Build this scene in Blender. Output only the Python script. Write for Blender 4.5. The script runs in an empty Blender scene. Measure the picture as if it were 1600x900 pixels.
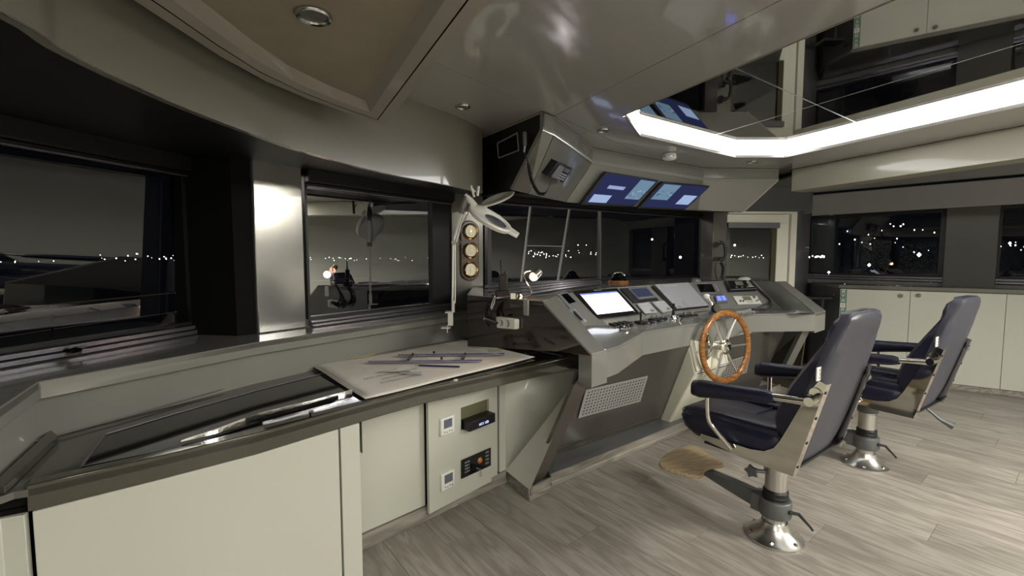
import bpy, bmesh, math, random
from math import sin, cos, pi, radians, atan, sqrt
from mathutils import Vector, Matrix
random.seed(7)
SC = bpy.context.scene
COL = SC.collection
# ------------------------------------------------------------------ camera
EYE = 1.40
F = 1600 * 16 / 36.0
PITCH = atan(50 / F)
cd = bpy.data.cameras.new('camera'); cam = bpy.data.objects.new('camera', cd); COL.objects.link(cam)
cd.lens = 16; cd.sensor_width = 36; cd.clip_start = 0.05; cd.clip_end = 600
cam.location = (0, 0, EYE); cam.rotation_euler = (pi / 2 - PITCH, 0, 0)
SC.camera = cam
# ------------------------------------------------------------------ world (night), exposure
w = bpy.data.worlds.new('night'); SC.world = w; w.use_nodes = True
w.node_tree.nodes['Background'].inputs[0].default_value = (0.010, 0.011, 0.016, 1)
w.node_tree.nodes['Background'].inputs[1].default_value = 0.12
SC.view_settings.view_transform = 'Standard'; SC.view_settings.look = 'None'
SC.view_settings.gamma = 1; SC.view_settings.exposure = 0.80; SC.view_settings.use_curve_mapping = False
COVE = 10.0        # strength of the white light cove
FILL = 44.0       # base power of the unseen fill lamps added behind the camera

# ------------------------------------------------------------------ geometry helpers
def ray(px, py):
    x = (px - 800) / F; y = -(py - 450) / F
    return Vector((x, cos(PITCH) + y * sin(PITCH), -sin(PITCH) + y * cos(PITCH)))
def H(px, py, z):
    d = ray(px, py); t = (z - EYE) / d.z
    return Vector((d.x * t, d.y * t, z))
def D(px, py, Y):
    d = ray(px, py); t = Y / d.y
    return Vector((d.x * t, Y, EYE + d.z * t))
def VP(px, py, A, B):
    d = ray(px, py); nx, ny = (B[1] - A[1]), -(B[0] - A[0])
    t = (nx * A[0] + ny * A[1]) / (nx * d.x + ny * d.y)
    return Vector((d.x * t, d.y * t, EYE + d.z * t))
def PL(px, py, a, b, c, off=0.0):
    a, b, c = Vector(a), Vector(b), Vector(c)
    n = (b - a).cross(c - a).normalized()
    e = Vector((0, 0, EYE))
    if n.dot(e - a) < 0: n = -n
    d = ray(px, py); t = n.dot(a + n * off - e) / n.dot(d)
    return e + d * t
def camnormal(pts):
    n = (pts[1] - pts[0]).cross(pts[2] - pts[0]).normalized()
    if n.dot(Vector((0, 0, EYE)) - pts[0]) < 0: n = -n
    return n
def vv(*a): return [Vector(p) for p in a]
W = {}
def mesh(V, Fc, mat, name='m', sharp=35, smooth=True):
    me = bpy.data.meshes.new(name)
    me.from_pydata([tuple(v) for v in V], [], Fc)
    bm = bmesh.new(); bm.from_mesh(me)
    bmesh.ops.recalc_face_normals(bm, faces=bm.faces)
    for f in bm.faces: f.smooth = smooth
    for e in bm.edges:
        if len(e.link_faces) == 2 and e.calc_face_angle(0) > radians(sharp): e.smooth = False
    bm.to_mesh(me); bm.free()
    if isinstance(mat, (list, tuple)):
        for m in mat: me.materials.append(m)
    else: me.materials.append(mat)
    return me
def part(name, g, mat, parent=None, bevel=0, kind=None, label=None, local=False, seg=2, sharp=35, smooth=True):
    V, Fc = g
    Mx = W[parent] if parent is not None else Matrix()
    if not local and parent is not None:
        iv = Mx.inverted(); V = [iv @ Vector(v) for v in V]
    o = bpy.data.objects.new(name, mesh(V, Fc, mat, name, sharp, smooth)); COL.objects.link(o)
    if parent is not None: o.parent = parent
    W[o] = Mx.copy()
    if bevel:
        b = o.modifiers.new('bevel', 'BEVEL'); b.width = bevel; b.segments = seg; b.limit_method = 'ANGLE'; b.angle_limit = radians(40)
    if kind: o['kind'] = kind
    if label: o['label'] = label
    return o
def tag(o, label, cat, group=None):
    o['label'] = label; o['category'] = cat
    if group: o['group'] = group
    return o
def thing(name, label, cat, loc=(0, 0, 0), rz=0, group=None):
    o = bpy.data.objects.new(name, None); COL.objects.link(o)
    o.empty_display_size = 0.1
    o.location = loc; o.rotation_euler = (0, 0, rz)
    W[o] = Matrix.Translation(Vector(loc)) @ Matrix.Rotation(rz, 4, 'Z')
    return tag(o, label, cat, group)
def sthing(name, loc=(0, 0, 0)):
    o = bpy.data.objects.new(name, None); COL.objects.link(o); o.empty_display_size = 0.1
    o.location = loc; W[o] = Matrix.Translation(Vector(loc)); o['kind'] = 'structure'
    return o
def solo(name, g, mat, label, cat, group=None, bevel=0, **k):
    V, Fc = g
    c = Vector((sum(v[0] for v in V) / len(V), sum(v[1] for v in V) / len(V), min(v[2] for v in V)))
    o = part(name, ([Vector(v) - c for v in V], Fc), mat, None, bevel, local=True, **k)
    o.location = c; W[o] = Matrix.Translation(c)
    return tag(o, label, cat, group)
def join(*gs):
    V, Fc = [], []
    for g in gs:
        n = len(V); V += list(g[0]); Fc += [tuple(i + n for i in f) for f in g[1]]
    return V, Fc
def prism(pts, off):
    pts = [Vector(p) for p in pts]; off = Vector(off); n = len(pts)
    V = pts + [p + off for p in pts]
    Fc = [tuple(range(n)), tuple(range(2 * n - 1, n - 1, -1))]
    Fc += [(i, (i + 1) % n, n + (i + 1) % n, n + i) for i in range(n)]
    return V, Fc
def plate(pts, th):            # polygon thickened away from the viewer side of its plane (th>0: proud)
    pts = [Vector(p) for p in pts]
    return prism(pts, camnormal(pts) * th)
def slab(pts2, z0, z1): return prism([Vector((p[0], p[1], z0)) for p in pts2], (0, 0, z1 - z0))
def box(c, s, ax=None):
    c = Vector(c); ax = ax or vv((1, 0, 0), (0, 1, 0), (0, 0, 1))
    V = [c + ax[0] * (i * s[0] / 2) + ax[1] * (j * s[1] / 2) + ax[2] * (k * s[2] / 2) for k in (-1, 1) for j in (-1, 1) for i in (-1, 1)]
    return V, [(0, 2, 3, 1), (4, 5, 7, 6), (0, 1, 5, 4), (2, 6, 7, 3), (0, 4, 6, 2), (1, 3, 7, 5)]
def frame_of(d):
    d = Vector(d).normalized(); u = Vector((0, 0, 1)) if abs(d.z) < 0.9 else Vector((1, 0, 0))
    x = d.cross(u).normalized(); return x, x.cross(d).normalized(), d
def lathe(o, d, prof, n=20, sweep=None, x=None):
    x0, y0, z0 = frame_of(d); o = Vector(o); V, Fc = [], []
    for r, h in prof:
        for i in range(n):
            a = 2 * pi * i / n; V.append(o + x0 * (r * cos(a)) + y0 * (r * sin(a)) + z0 * h)
    for k in range(len(prof) - 1):
        for i in range(n):
            j = (i + 1) % n; Fc.append((k * n + i, k * n + j, (k + 1) * n + j, (k + 1) * n + i))
    Fc.append(tuple(range(n))); Fc.append(tuple(range((len(prof) - 1) * n + n - 1, (len(prof) - 1) * n - 1, -1)))
    return V, Fc
def cyl(a, b, r, n=14, r2=None):
    a, b = Vector(a), Vector(b); L = (b - a).length
    return lathe(a, b - a, [(r, 0), (r if r2 is None else r2, L)], n)
def smoothpts(pts, k=6):
    P = [Vector(p) for p in pts]; out = []
    for i in range(len(P) - 1):
        p0 = P[max(i - 1, 0)]; p1 = P[i]; p2 = P[i + 1]; p3 = P[min(i + 2, len(P) - 1)]
        for j in range(k):
            t = j / k
            out.append(0.5 * ((2 * p1) + (p2 - p0) * t + (2 * p0 - 5 * p1 + 4 * p2 - p3) * t * t + (3 * p1 - p0 - 3 * p2 + p3) * t ** 3))
    out.append(P[-1]); return out
def tube(pts, r, n=10, rr=None):
    pts = [Vector(p) for p in pts]; V, Fc = [], []; x = None; m = len(pts)
    for i, p in enumerate(pts):
        d = (pts[min(i + 1, m - 1)] - pts[max(i - 1, 0)]).normalized()
        if x is None: x = frame_of(d)[0]
        x = (x - d * x.dot(d)).normalized(); y = d.cross(x)
        q = rr[i] if rr else r
        for k in range(n):
            a = 2 * pi * k / n; V.append(p + x * q * cos(a) + y * q * sin(a))
    for i in range(m - 1):
        for k in range(n):
            j = (k + 1) % n; Fc.append((i * n + k, i * n + j, (i + 1) * n + j, (i + 1) * n + k))
    Fc.append(tuple(range(n))); Fc.append(tuple(range((m - 1) * n + n - 1, (m - 1) * n - 1, -1)))
    return V, Fc
def coil(pts, R, r, turns, n=5, k=9):
    P = smoothpts(pts, 24); out = []; x = None
    L = [0]
    for i in range(1, len(P)): L.append(L[-1] + (P[i] - P[i - 1]).length)
    N = int(turns * k)
    for s in range(N + 1):
        t = L[-1] * s / N; i = max(j for j in range(len(P)) if L[j] <= t + 1e-9); i = min(i, len(P) - 2)
        u = (t - L[i]) / max(L[i + 1] - L[i], 1e-9); p = P[i].lerp(P[i + 1], u); d = (P[i + 1] - P[i]).normalized()
        if x is None: x = frame_of(d)[0]
        x = (x - d * x.dot(d)).normalized(); y = d.cross(x); a = 2 * pi * s / k
        out.append(p + x * R * cos(a) + y * R * sin(a))
    return tube(out, r, n)
def rring(c, x, y, w_, h_, r, n=5):      # rounded rectangle
    c, x, y = Vector(c), Vector(x), Vector(y); out = []
    for sx, sy, a0 in ((1, 1, 0), (-1, 1, 90), (-1, -1, 180), (1, -1, 270)):
        for i in range(n + 1):
            a = radians(a0 + 90 * i / n)
            out.append(c + x * (sx * (w_ / 2 - r) + r * cos(a)) + y * (sy * (h_ / 2 - r) + r * sin(a)))
    return out
def loft(rings, cap=True, closed=True):
    n = len(rings[0]); V = [Vector(p) for r_ in rings for p in r_]; Fc = []
    for k in range(len(rings) - 1):
        for i in range(n if closed else n - 1):
            j = (i + 1) % n; Fc.append((k * n + i, k * n + j, (k + 1) * n + j, (k + 1) * n + i))
    if cap: Fc.append(tuple(range(n))); Fc.append(tuple(range(len(rings) * n - 1, (len(rings) - 1) * n - 1, -1)))
    return V, Fc
def quadgrid(rows):
    n = len(rows[0]); V = [Vector(p) for r_ in rows for p in r_]
    return V, [(k * n + i, k * n + i + 1, (k + 1) * n + i + 1, (k + 1) * n + i) for k in range(len(rows) - 1) for i in range(n - 1)]
def bil(q, u, v): return (q[0] * (1 - u) + q[1] * u) * (1 - v) + (q[3] * (1 - u) + q[2] * u) * v
def sub(q, u0, v0, u1, v1): return [bil(q, u0, v0), bil(q, u1, v0), bil(q, u1, v1), bil(q, u0, v1)]
def text(s, q, mat, name, parent, size=1.0, lift=0.0015, fit=True):
    """flat lettering filling the quad q = [top left, top right, bottom right, bottom left]"""
    cu = bpy.data.curves.new('t', 'FONT'); cu.body = s; cu.resolution_u = 2
    to = bpy.data.objects.new('t', cu); me = bpy.data.meshes.new_from_object(to)
    bpy.data.objects.remove(to); bpy.data.curves.remove(cu)
    vs = [v.co.copy() for v in me.vertices]; fs = [tuple(p.vertices) for p in me.polygons]; bpy.data.meshes.remove(me)
    x0 = min(v.x for v in vs); x1 = max(v.x for v in vs); y0 = min(v.y for v in vs); y1 = max(v.y for v in vs)
    n = camnormal(q)
    V = [bil(q, (v.x - x0) / (x1 - x0), 1 - (v.y - y0) / (y1 - y0)) + n * lift for v in vs]
    return part(name, (V, fs), mat, parent, smooth=False)

# ------------------------------------------------------------------ materials
def MT(name, col, rough=0.5, metal=0, coat=0, noise=0.0, nscale=8, bump=0, bscale=60, emit=None, es=0, spec=0.5, stretch=None, rvar=0):
    m = bpy.data.materials.new(name); m.use_nodes = True; nt = m.node_tree; b = nt.nodes['Principled BSDF']
    b.inputs['Base Color'].default_value = (*col, 1); b.inputs['Roughness'].default_value = rough
    b.inputs['Metallic'].default_value = metal; b.inputs['Coat Weight'].default_value = coat
    b.inputs['Coat Roughness'].default_value = 0.04; b.inputs['Specular IOR Level'].default_value = spec
    if emit: b.inputs['Emission Color'].default_value = (*emit, 1); b.inputs['Emission Strength'].default_value = es
    tc = nt.nodes.new('ShaderNodeTexCoord'); mp = nt.nodes.new('ShaderNodeMapping'); nt.links.new(tc.outputs['Object'], mp.inputs[0])
    if stretch: mp.inputs['Scale'].default_value = stretch
    if noise or rvar:
        n = nt.nodes.new('ShaderNodeTexNoise'); n.inputs['Scale'].default_value = nscale; n.inputs['Detail'].default_value = 5
        nt.links.new(mp.outputs[0], n.inputs['Vector'])
        r = nt.nodes.new('ShaderNodeValToRGB'); r.color_ramp.elements[0].position = 0.3; r.color_ramp.elements[1].position = 0.7
        r.color_ramp.elements[0].color = (*[c * (1 - noise) for c in col], 1); r.color_ramp.elements[1].color = (*[min(1, c * (1 + noise)) for c in col], 1)
        nt.links.new(n.outputs[0], r.inputs[0]); nt.links.new(r.outputs[0], b.inputs['Base Color'])
        if rvar:
            mr = nt.nodes.new('ShaderNodeMapRange'); mr.inputs[3].default_value = max(0, rough - rvar); mr.inputs[4].default_value = rough + rvar
            nt.links.new(n.outputs[0], mr.inputs[0]); nt.links.new(mr.outputs[0], b.inputs['Roughness'])
    if bump:
        n2 = nt.nodes.new('ShaderNodeTexNoise'); n2.inputs['Scale'].default_value = bscale; n2.inputs['Detail'].default_value = 3
        nt.links.new(mp.outputs[0], n2.inputs['Vector'])
        bp = nt.nodes.new('ShaderNodeBump'); bp.inputs['Strength'].default_value = bump; bp.inputs['Distance'].default_value = 0.002
        nt.links.new(n2.outputs[0], bp.inputs['Height']); nt.links.new(bp.outputs[0], b.inputs['Normal'])
    return m
def emis(name, col, s):
    m = bpy.data.materials.new(name); m.use_nodes = True; nt = m.node_tree; nt.nodes.clear()
    e = nt.nodes.new('ShaderNodeEmission'); e.inputs[0].default_value = (*col, 1); e.inputs[1].default_value = s
    o = nt.nodes.new('ShaderNodeOutputMaterial'); nt.links.new(e.outputs[0], o.inputs[0]); return m
def glassmat(name, tint, ior):
    m = bpy.data.materials.new(name); m.use_nodes = True; nt = m.node_tree; nt.nodes.clear()
    tr = nt.nodes.new('ShaderNodeBsdfTransparent'); tr.inputs[0].default_value = (*tint, 1)
    gl = nt.nodes.new('ShaderNodeBsdfGlossy'); gl.inputs['Roughness'].default_value = 0.0; gl.inputs[0].default_value = (0.95, 0.97, 1, 1)
    fr = nt.nodes.new('ShaderNodeFresnel'); fr.inputs[0].default_value = ior
    mx = nt.nodes.new('ShaderNodeMixShader'); o = nt.nodes.new('ShaderNodeOutputMaterial')
    geo = nt.nodes.new('ShaderNodeNewGeometry'); ml = nt.nodes.new('ShaderNodeMath'); ml.operation = 'SUBTRACT'; ml.inputs[0].default_value = 1; ml.use_clamp = True
    nt.links.new(geo.outputs['Backfacing'], ml.inputs[1]); m2 = nt.nodes.new('ShaderNodeMath'); m2.operation = 'MULTIPLY'
    nt.links.new(ml.outputs[0], m2.inputs[0]); nt.links.new(fr.outputs[0], m2.inputs[1])     # one reflection per sheet of glass
    nt.links.new(m2.outputs[0], mx.inputs[0]); nt.links.new(tr.outputs[0], mx.inputs[1]); nt.links.new(gl.outputs[0], mx.inputs[2]); nt.links.new(mx.outputs[0], o.inputs[0])
    return m
def woodmat(name, c0, c1, c2, scale, ang, rough=0.45, ring=1.0, per_obj=True, bump=0.15):
    m = bpy.data.materials.new(name); m.use_nodes = True; nt = m.node_tree; b = nt.nodes['Principled BSDF']; N = nt.nodes.new; L = nt.links.new
    tc = N('ShaderNodeTexCoord'); rot = N('ShaderNodeMapping'); rot.inputs['Rotation'].default_value = (0, 0, ang); L(tc.outputs['Object'], rot.inputs[0])
    add = N('ShaderNodeVectorMath'); add.operation = 'ADD'; L(rot.outputs[0], add.inputs[0])
    oi = N('ShaderNodeObjectInfo'); cx = N('ShaderNodeCombineXYZ')
    mm = N('ShaderNodeMath'); mm.operation = 'MULTIPLY'; mm.inputs[1].default_value = 57.0 if per_obj else 0; L(oi.outputs['Random'], mm.inputs[0])
    for i in range(3): L(mm.outputs[0], cx.inputs[i])
    L(cx.outputs[0], add.inputs[1])
    st = N('ShaderNodeMapping'); st.inputs['Scale'].default_value = (scale * 0.16, scale, scale); L(add.outputs[0], st.inputs[0])
    n1 = N('ShaderNodeTexNoise'); n1.inputs['Scale'].default_value = 1.3; n1.inputs['Detail'].default_value = 2; n1.inputs['Distortion'].default_value = 0.4; L(st.outputs[0], n1.inputs['Vector'])
    mu = N('ShaderNodeMath'); mu.operation = 'MULTIPLY'; mu.inputs[1].default_value = 14 * ring; L(n1.outputs[0], mu.inputs[0])
    sn = N('ShaderNodeMath'); sn.operation = 'PINGPONG'; sn.inputs[1].default_value = 1; L(mu.outputs[0], sn.inputs[0])
    st2 = N('ShaderNodeMapping'); st2.inputs['Scale'].default_value = (scale * 0.5, scale * 14, scale * 14); L(add.outputs[0], st2.inputs[0])
    n2 = N('ShaderNodeTexNoise'); n2.inputs['Scale'].default_value = 1; n2.inputs['Detail'].default_value = 6; n2.inputs['Roughness'].default_value = 0.65; L(st2.outputs[0], n2.inputs['Vector'])
    mx = N('ShaderNodeMixRGB'); mx.inputs[0].default_value = 0.62; L(sn.outputs[0], mx.inputs[1]); L(n2.outputs[0], mx.inputs[2])
    r = N('ShaderNodeValToRGB'); e = r.color_ramp.elements; e[0].position = 0.25; e[0].color = (*c0, 1); e[1].position = 0.75; e[1].color = (*c2, 1)
    k = e.new(0.5); k.color = (*c1, 1); L(mx.outputs[0], r.inputs[0])
    hv = N('ShaderNodeHueSaturation'); mr = N('ShaderNodeMapRange'); mr.inputs[3].default_value = 0.86; mr.inputs[4].default_value = 1.12
    L(oi.outputs['Random'], mr.inputs[0])
    if per_obj: L(mr.outputs[0], hv.inputs['Value'])
    L(r.outputs[0], hv.inputs['Color']); L(hv.outputs[0], b.inputs['Base Color']); b.inputs['Roughness'].default_value = rough
    bp = N('ShaderNodeBump'); bp.inputs['Strength'].default_value = bump; bp.inputs['Distance'].default_value = 0.001; L(n2.outputs[0], bp.inputs['Height']); L(bp.outputs[0], b.inputs['Normal'])
    return m
cream = MT('cream_lacquer', (0.54, 0.545, 0.475), 0.32, coat=0.25)
cream_door = MT('white_lacquer', (0.92, 0.91, 0.80), 0.3, coat=0.2)
creamleather = MT('cream_leather', (0.74, 0.73, 0.60), 0.42, bump=0.2, bscale=220)
grey = MT('grey_lacquer', (0.235, 0.237, 0.215), 0.16, coat=0.6)
dark = MT('dark_olive_lacquer', (0.060, 0.056, 0.040), 0.10, coat=0.7)
brown = MT('dark_brown_gloss', (0.022, 0.013, 0.009), 0.08, coat=0.8)
olive = MT('soffit_lacquer', (0.185, 0.180, 0.150), 0.22, coat=0.5)
ceil_m = MT('ceiling_gloss_panel', (0.37, 0.36, 0.345), 0.09, coat=0.5)
beige = MT('beige_suede_panel', (0.27, 0.235, 0.175), 0.8, noise=0.10, nscale=5, bump=0.3, bscale=90)
mould = MT('taupe_moulding', (0.30, 0.275, 0.24), 0.35, coat=0.2)
film = MT('polished_pillar_panel', (0.42, 0.42, 0.42), 0.17, metal=0.75, noise=0.12, nscale=4, bump=0.15, bscale=5)
greyfilm = MT('grey_pillar_panel', (0.15, 0.145, 0.13), 0.2, metal=0.25, coat=0.5)
aft_m = MT('starboard_fascia_gloss', (0.50, 0.50, 0.52), 0.10, metal=0.05, coat=0.6, bump=0.25, bscale=3)
black = MT('black_satin', (0.006, 0.006, 0.007), 0.45)
blackgloss = MT('black_glass', (0.004, 0.004, 0.005), 0.05, coat=0.5)
blackmatte = MT('black_matte', (0.003, 0.003, 0.003), 0.8, spec=0.2)
alu = MT('satin_aluminium', (0.62, 0.61, 0.58), 0.28, metal=1, bump=0.05, bscale=40)
sill_m = MT('anodised_sill', (0.30, 0.29, 0.34), 0.25, metal=0.8)
steel = MT('polished_steel', (0.78, 0.75, 0.68), 0.06, metal=1)
greyalu = MT('grey_cast_aluminium', (0.13, 0.14, 0.14), 0.4, metal=0.4)
leather = MT('navy_leather', (0.0075, 0.008, 0.026), 0.34, bump=0.35, bscale=330, noise=0.15, nscale=30)
seam_m = MT('navy_stitching', (0.05, 0.055, 0.13), 0.6)
shell_m = MT('charcoal_chair_shell', (0.042, 0.043, 0.060), 0.42, bump=0.1, bscale=200)
white = MT('white_plastic', (0.78, 0.78, 0.74), 0.35)
lampwhite = MT('white_lamp_enamel', (0.95, 0.94, 0.88), 0.3, coat=0.3)
ltgrey = MT('light_grey_plastic', (0.42, 0.43, 0.46), 0.45)
midgrey = MT('grey_plastic', (0.16, 0.165, 0.18), 0.4)
brass = MT('brass', (0.72, 0.52, 0.22), 0.2, metal=1)
dialm = MT('cream_dial_face', (0.97, 0.93, 0.74), 0.4)
wheelwood = woodmat('varnished_teak', (0.15, 0.05, 0.010), (0.32, 0.13, 0.032), (0.43, 0.20, 0.055), 14, 0, rough=0.16, per_obj=False)
oak = woodmat('oak_footrest', (0.36, 0.25, 0.13), (0.46, 0.34, 0.19), (0.54, 0.41, 0.25), 10, radians(15), rough=0.5, per_obj=False)
plaque = woodmat('mahogany', (0.05, 0.025, 0.014), (0.09, 0.045, 0.028), (0.13, 0.07, 0.04), 12, 0, rough=0.25, per_obj=False)
PA = radians(128.1)
plankm = woodmat('grey_oak_plank', (0.20, 0.178, 0.15), (0.27, 0.247, 0.213), (0.34, 0.315, 0.278), 9, -PA, rough=0.42, ring=0.6)
skirt_m = woodmat('grey_oak_skirting', (0.16, 0.145, 0.12), (0.25, 0.23, 0.195), (0.34, 0.315, 0.275), 5, -radians(40), rough=0.4, per_obj=False)
cove_m = emis('cove_light', (1.0, 0.985, 0.96), COVE)
screenw = emis('plotter_screen', (0.90, 0.94, 1.0), 1.5)
screenb = emis('monitor_blue', (0.024, 0.029, 0.085), 0.55)
screenl = emis('monitor_window', (0.36, 0.47, 0.72), 0.55)
screent = emis('monitor_text', (0.30, 0.36, 0.62), 0.55)
screen2 = emis('dim_screen', (0.045, 0.055, 0.10), 0.55)
lcd = MT('green_grey_lcd', (0.22, 0.24, 0.15), 0.3)
lcdg = MT('grey_lcd', (0.13, 0.145, 0.18), 0.2)
glow = emis('warm_bulb', (1.0, 0.50, 0.30), 1.9)
city = emis('city_light_glow', (1.0, 0.93, 0.80), 9.0)
glass = glassmat('window_glass', (0.80, 0.81, 0.83), 1.75)
portglass = glassmat('port_window_glass', (0.72, 0.74, 0.76), 4.0)
green = MT('green_sign', (0.01, 0.16, 0.10), 0.4)
paperm = MT('chart_paper', (0.86, 0.82, 0.74), 0.75, noise=0.02, nscale=3)
purple = MT('clear_violet_acrylic', (0.28, 0.26, 0.42), 0.15, coat=0.5)
ink = MT('printed_ink', (0.20, 0.19, 0.20), 0.8)
landm = MT('printed_land', (0.80, 0.72, 0.42), 0.8)
seaink = MT('printed_contour', (0.62, 0.62, 0.68), 0.8)
mirror = MT('tinted_ceiling_mirror', (0.50, 0.50, 0.48), 0.02, metal=1, noise=0.03, nscale=2)

# ================================================================== SETTING
# plan outline of the wheelhouse
OUT = [(-2.15, -2.4), (-2.15, 1.4), (-1.95, 2.3), (-0.55, 4.25), (2.5, 6.15), (4.05, 6.45), (5.00, 5.3), (5.75, 4.35), (5.75, -2.4)]
ZC = 2.28
# floor: slab and planks
fl = sthing('floor')
part('subfloor', slab(OUT, -0.06, -0.0125), blackmatte, fl)
pd = Vector((cos(PA), sin(PA), 0)); pc = Vector((sin(PA), -cos(PA), 0))
PW, PLN = 0.235, 1.38
def inframe(p):
    v = p - Vector((0, 0, EYE)); f = v.y * cos(PITCH) - v.z * sin(PITCH); u = v.y * sin(PITCH) + v.z * cos(PITCH)
    if f < 0.3: return False
    return -40 < 800 + F * v.x / f < 1640 and 480 < 450 - F * u / f < 960
def inside(p, poly):
    c = False; n = len(poly)
    for i in range(n):
        a, b = poly[i], poly[(i + 1) % n]
        if (a[1] > p.y) != (b[1] > p.y) and p.x < (b[0] - a[0]) * (p.y - a[1]) / (b[1] - a[1]) + a[0]: c = not c
    return c
rest = []; npl = 0
base0 = prism([pc * a + pd * b for a, b in ((-(PW / 2 - 0.0008), -(PLN / 2 - 0.0008)), (PW / 2 - 0.0008, -(PLN / 2 - 0.0008)), (PW / 2 - 0.0008, PLN / 2 - 0.0008), (-(PW / 2 - 0.0008), PLN / 2 - 0.0008))], (0, 0, 0.0125))
plankmesh = None
for i in range(-22, 34):
    for j in range(-8, 9):
        c = pc * (i * PW) + pd * (j * PLN + (i * 0.37 % 1) * PLN)
        if not inside(c, OUT): continue
        c.z = -0.0125
        vis = any(inframe(c + pc * a + pd * b) for a in (-PW / 2, 0, PW / 2) for b in (-PLN / 2, -PLN / 4, 0, PLN / 4, PLN / 2))
        if vis and npl < 290:
            npl += 1
            if plankmesh is None: plankmesh = mesh(base0[0], base0[1], plankm, 'plank')
            o = bpy.data.objects.new('plank', plankmesh); COL.objects.link(o); o.parent = fl; o.location = c; W[o] = Matrix.Translation(c)
        else: rest.append(([v + c for v in base0[0]], base0[1]))
part('far_planks', join(*rest), plankm, fl, kind='stuff')

# ceiling of glossy panels, a luminous cove with mirror panels, thin recessed seams
E1 = Vector((0.4535, -0.891, 0)); G1 = Vector((0.891, 0.4535, 0))
O1, O2, O3, O4 = H(976, 179, ZC), H(1000, 212, ZC), H(1149, 245.5, ZC), H(1227, 245.5, ZC)
HEX = [O1, O2, O3, O4, Vector((3.74 * .822, 3.13 * .822, ZC)), Vector((1.737 * .822, 1.69 * .822, ZC))]
ce = sthing('ceiling', (0, 0, ZC))
part('deckhead', slab(OUT, 2.50, 2.56), blackmatte, ce)
bm = bmesh.new()
f0 = bm.faces.new([bm.verts.new((p[0], p[1], ZC)) for p in OUT])
lines = []
def cut(a, b, g=0.0):
    a = Vector(a); b = Vector(b); d = (b - a).normalized(); n = Vector((-d.y, d.x, 0)); lines.append((a, n, g))
    for s in ((-g, g) if g else (0,)):
        bmesh.ops.bisect_plane(bm, geom=bm.verts[:] + bm.edges[:] + bm.faces[:], plane_co=a + n * s, plane_no=n)
S1a = H(868, 180, ZC); S1b = S1a + E1
S2a, S2b = H(685, 100, ZC), H(848, 172, ZC)
S3a = Vector((1.52, 1.9, 0)); 
for i in range(6): cut(HEX[i], HEX[(i + 1) % 6])
cut(S1a, S1b, 0.0022); cut(S2a, S2b, 0.002); cut(H(1000, 172, ZC), H(1000, 172, ZC) + E1, 0.0018); cut(H(1236, 267, ZC), H(1487, 226, ZC), 0.001)
cells = {}
for f in bm.faces:
    c = f.calc_center_median()
    if inside(c, [(p.x, p.y) for p in HEX]): continue
    if any(g and abs((c - a).dot(n)) < g for a, n, g in lines): continue
    key = tuple((c - a).dot(n) > 0 for a, n, g in lines if g)
    cells.setdefault(key, []).append([v.co.copy() for v in f.verts])
bm.free()
for key, polys in cells.items():
    part('ceiling_panel', join(*[prism(p, (0, 0, 0.02)) for p in polys]), ceil_m, ce, smooth=False)
# cove
up = Vector((0, 0, 0.085))
hc = sum(HEX, Vector()) / 6
for i in range(6):
    a, b = HEX[i], HEX[(i + 1) % 6]
    q = [a, b, b + up, a + up]; n = (hc - (a + b) / 2); n.z = 0; n.normalize()
    part('cove_light', prism([p - n * 0.001 + Vector((0, 0, 0.001)) for p in q], -n * 0.02), cove_m, ce, label='glowing white light strip round the mirror recess', smooth=False)
    part('cove_trim', prism([a - n * 0.0 + Vector((0, 0, -0.004)), b + Vector((0, 0, -0.004)), b + n * 0.006 + Vector((0, 0, -0.004)), a + n * 0.006 + Vector((0, 0, -0.004))], (0, 0, 0.008)), mould, ce)
ZM = ZC + 0.085
bm = bmesh.new(); bm.faces.new([bm.verts.new((p.x, p.y, ZM)) for p in HEX]); lines = []
cut(H(1150, 107, ZM), H(1350, 197, ZM), 0.004); cut(H(1100, 216, ZM), H(1278, 163, ZM), 0.004)
for f in bm.faces:
    c = f.calc_center_median()
    if any(abs((c - a).dot(n)) < g for a, n, g in lines):
        part('mirror_joint', prism([v.co.copy() for v in f.verts], (0, 0, 0.01)), alu, ce, smooth=False)
    else: part('mirror_panel', prism([v.co.copy() for v in f.verts], (0, 0, 0.01)), mirror, ce, label='tinted mirror panel in the lit ceiling recess', smooth=False)
bm.free()

# port soffit band above the windows
SB = [Vector((-0.80, -2.4, 1.84)), Vector((-0.86, 0.2, 1.84))] + [H(x, y, 1.84) for x, y in ((0, 15), (100, 78), (200, 128), (300, 172), (400, 210), (480, 238), (600, 270), (720, 293), (754, 302))]
SBs = smoothpts(SB, 4)
def offs(P, d):
    out = []
    for i, p in enumerate(P):
        t = (P[min(i + 1, len(P) - 1)] - P[max(i - 1, 0)]); t.z = 0; t.normalize(); out.append(p + Vector((-t.y, t.x, 0)) * d)
    return out
so = sthing('trim_1', (SB[4].x, SB[4].y, 1.84))
out1 = offs(SBs, 0.03)
rows = [[p + Vector((0, 0, 0.44)) for p in out1], [p + Vector((0, 0, 0.44)) for p in SBs], [p + Vector((0, 0, 0.012)) for p in SBs], SBs, [p for p in out1], ]
part('soffit_face', quadgrid(rows), olive, so, sharp=30)
lip = offs(SBs, 0.006)
part('soffit_lip', tube([p + Vector((0, 0, 0.004)) for p in lip], 0.006, 6), film, so)
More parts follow.
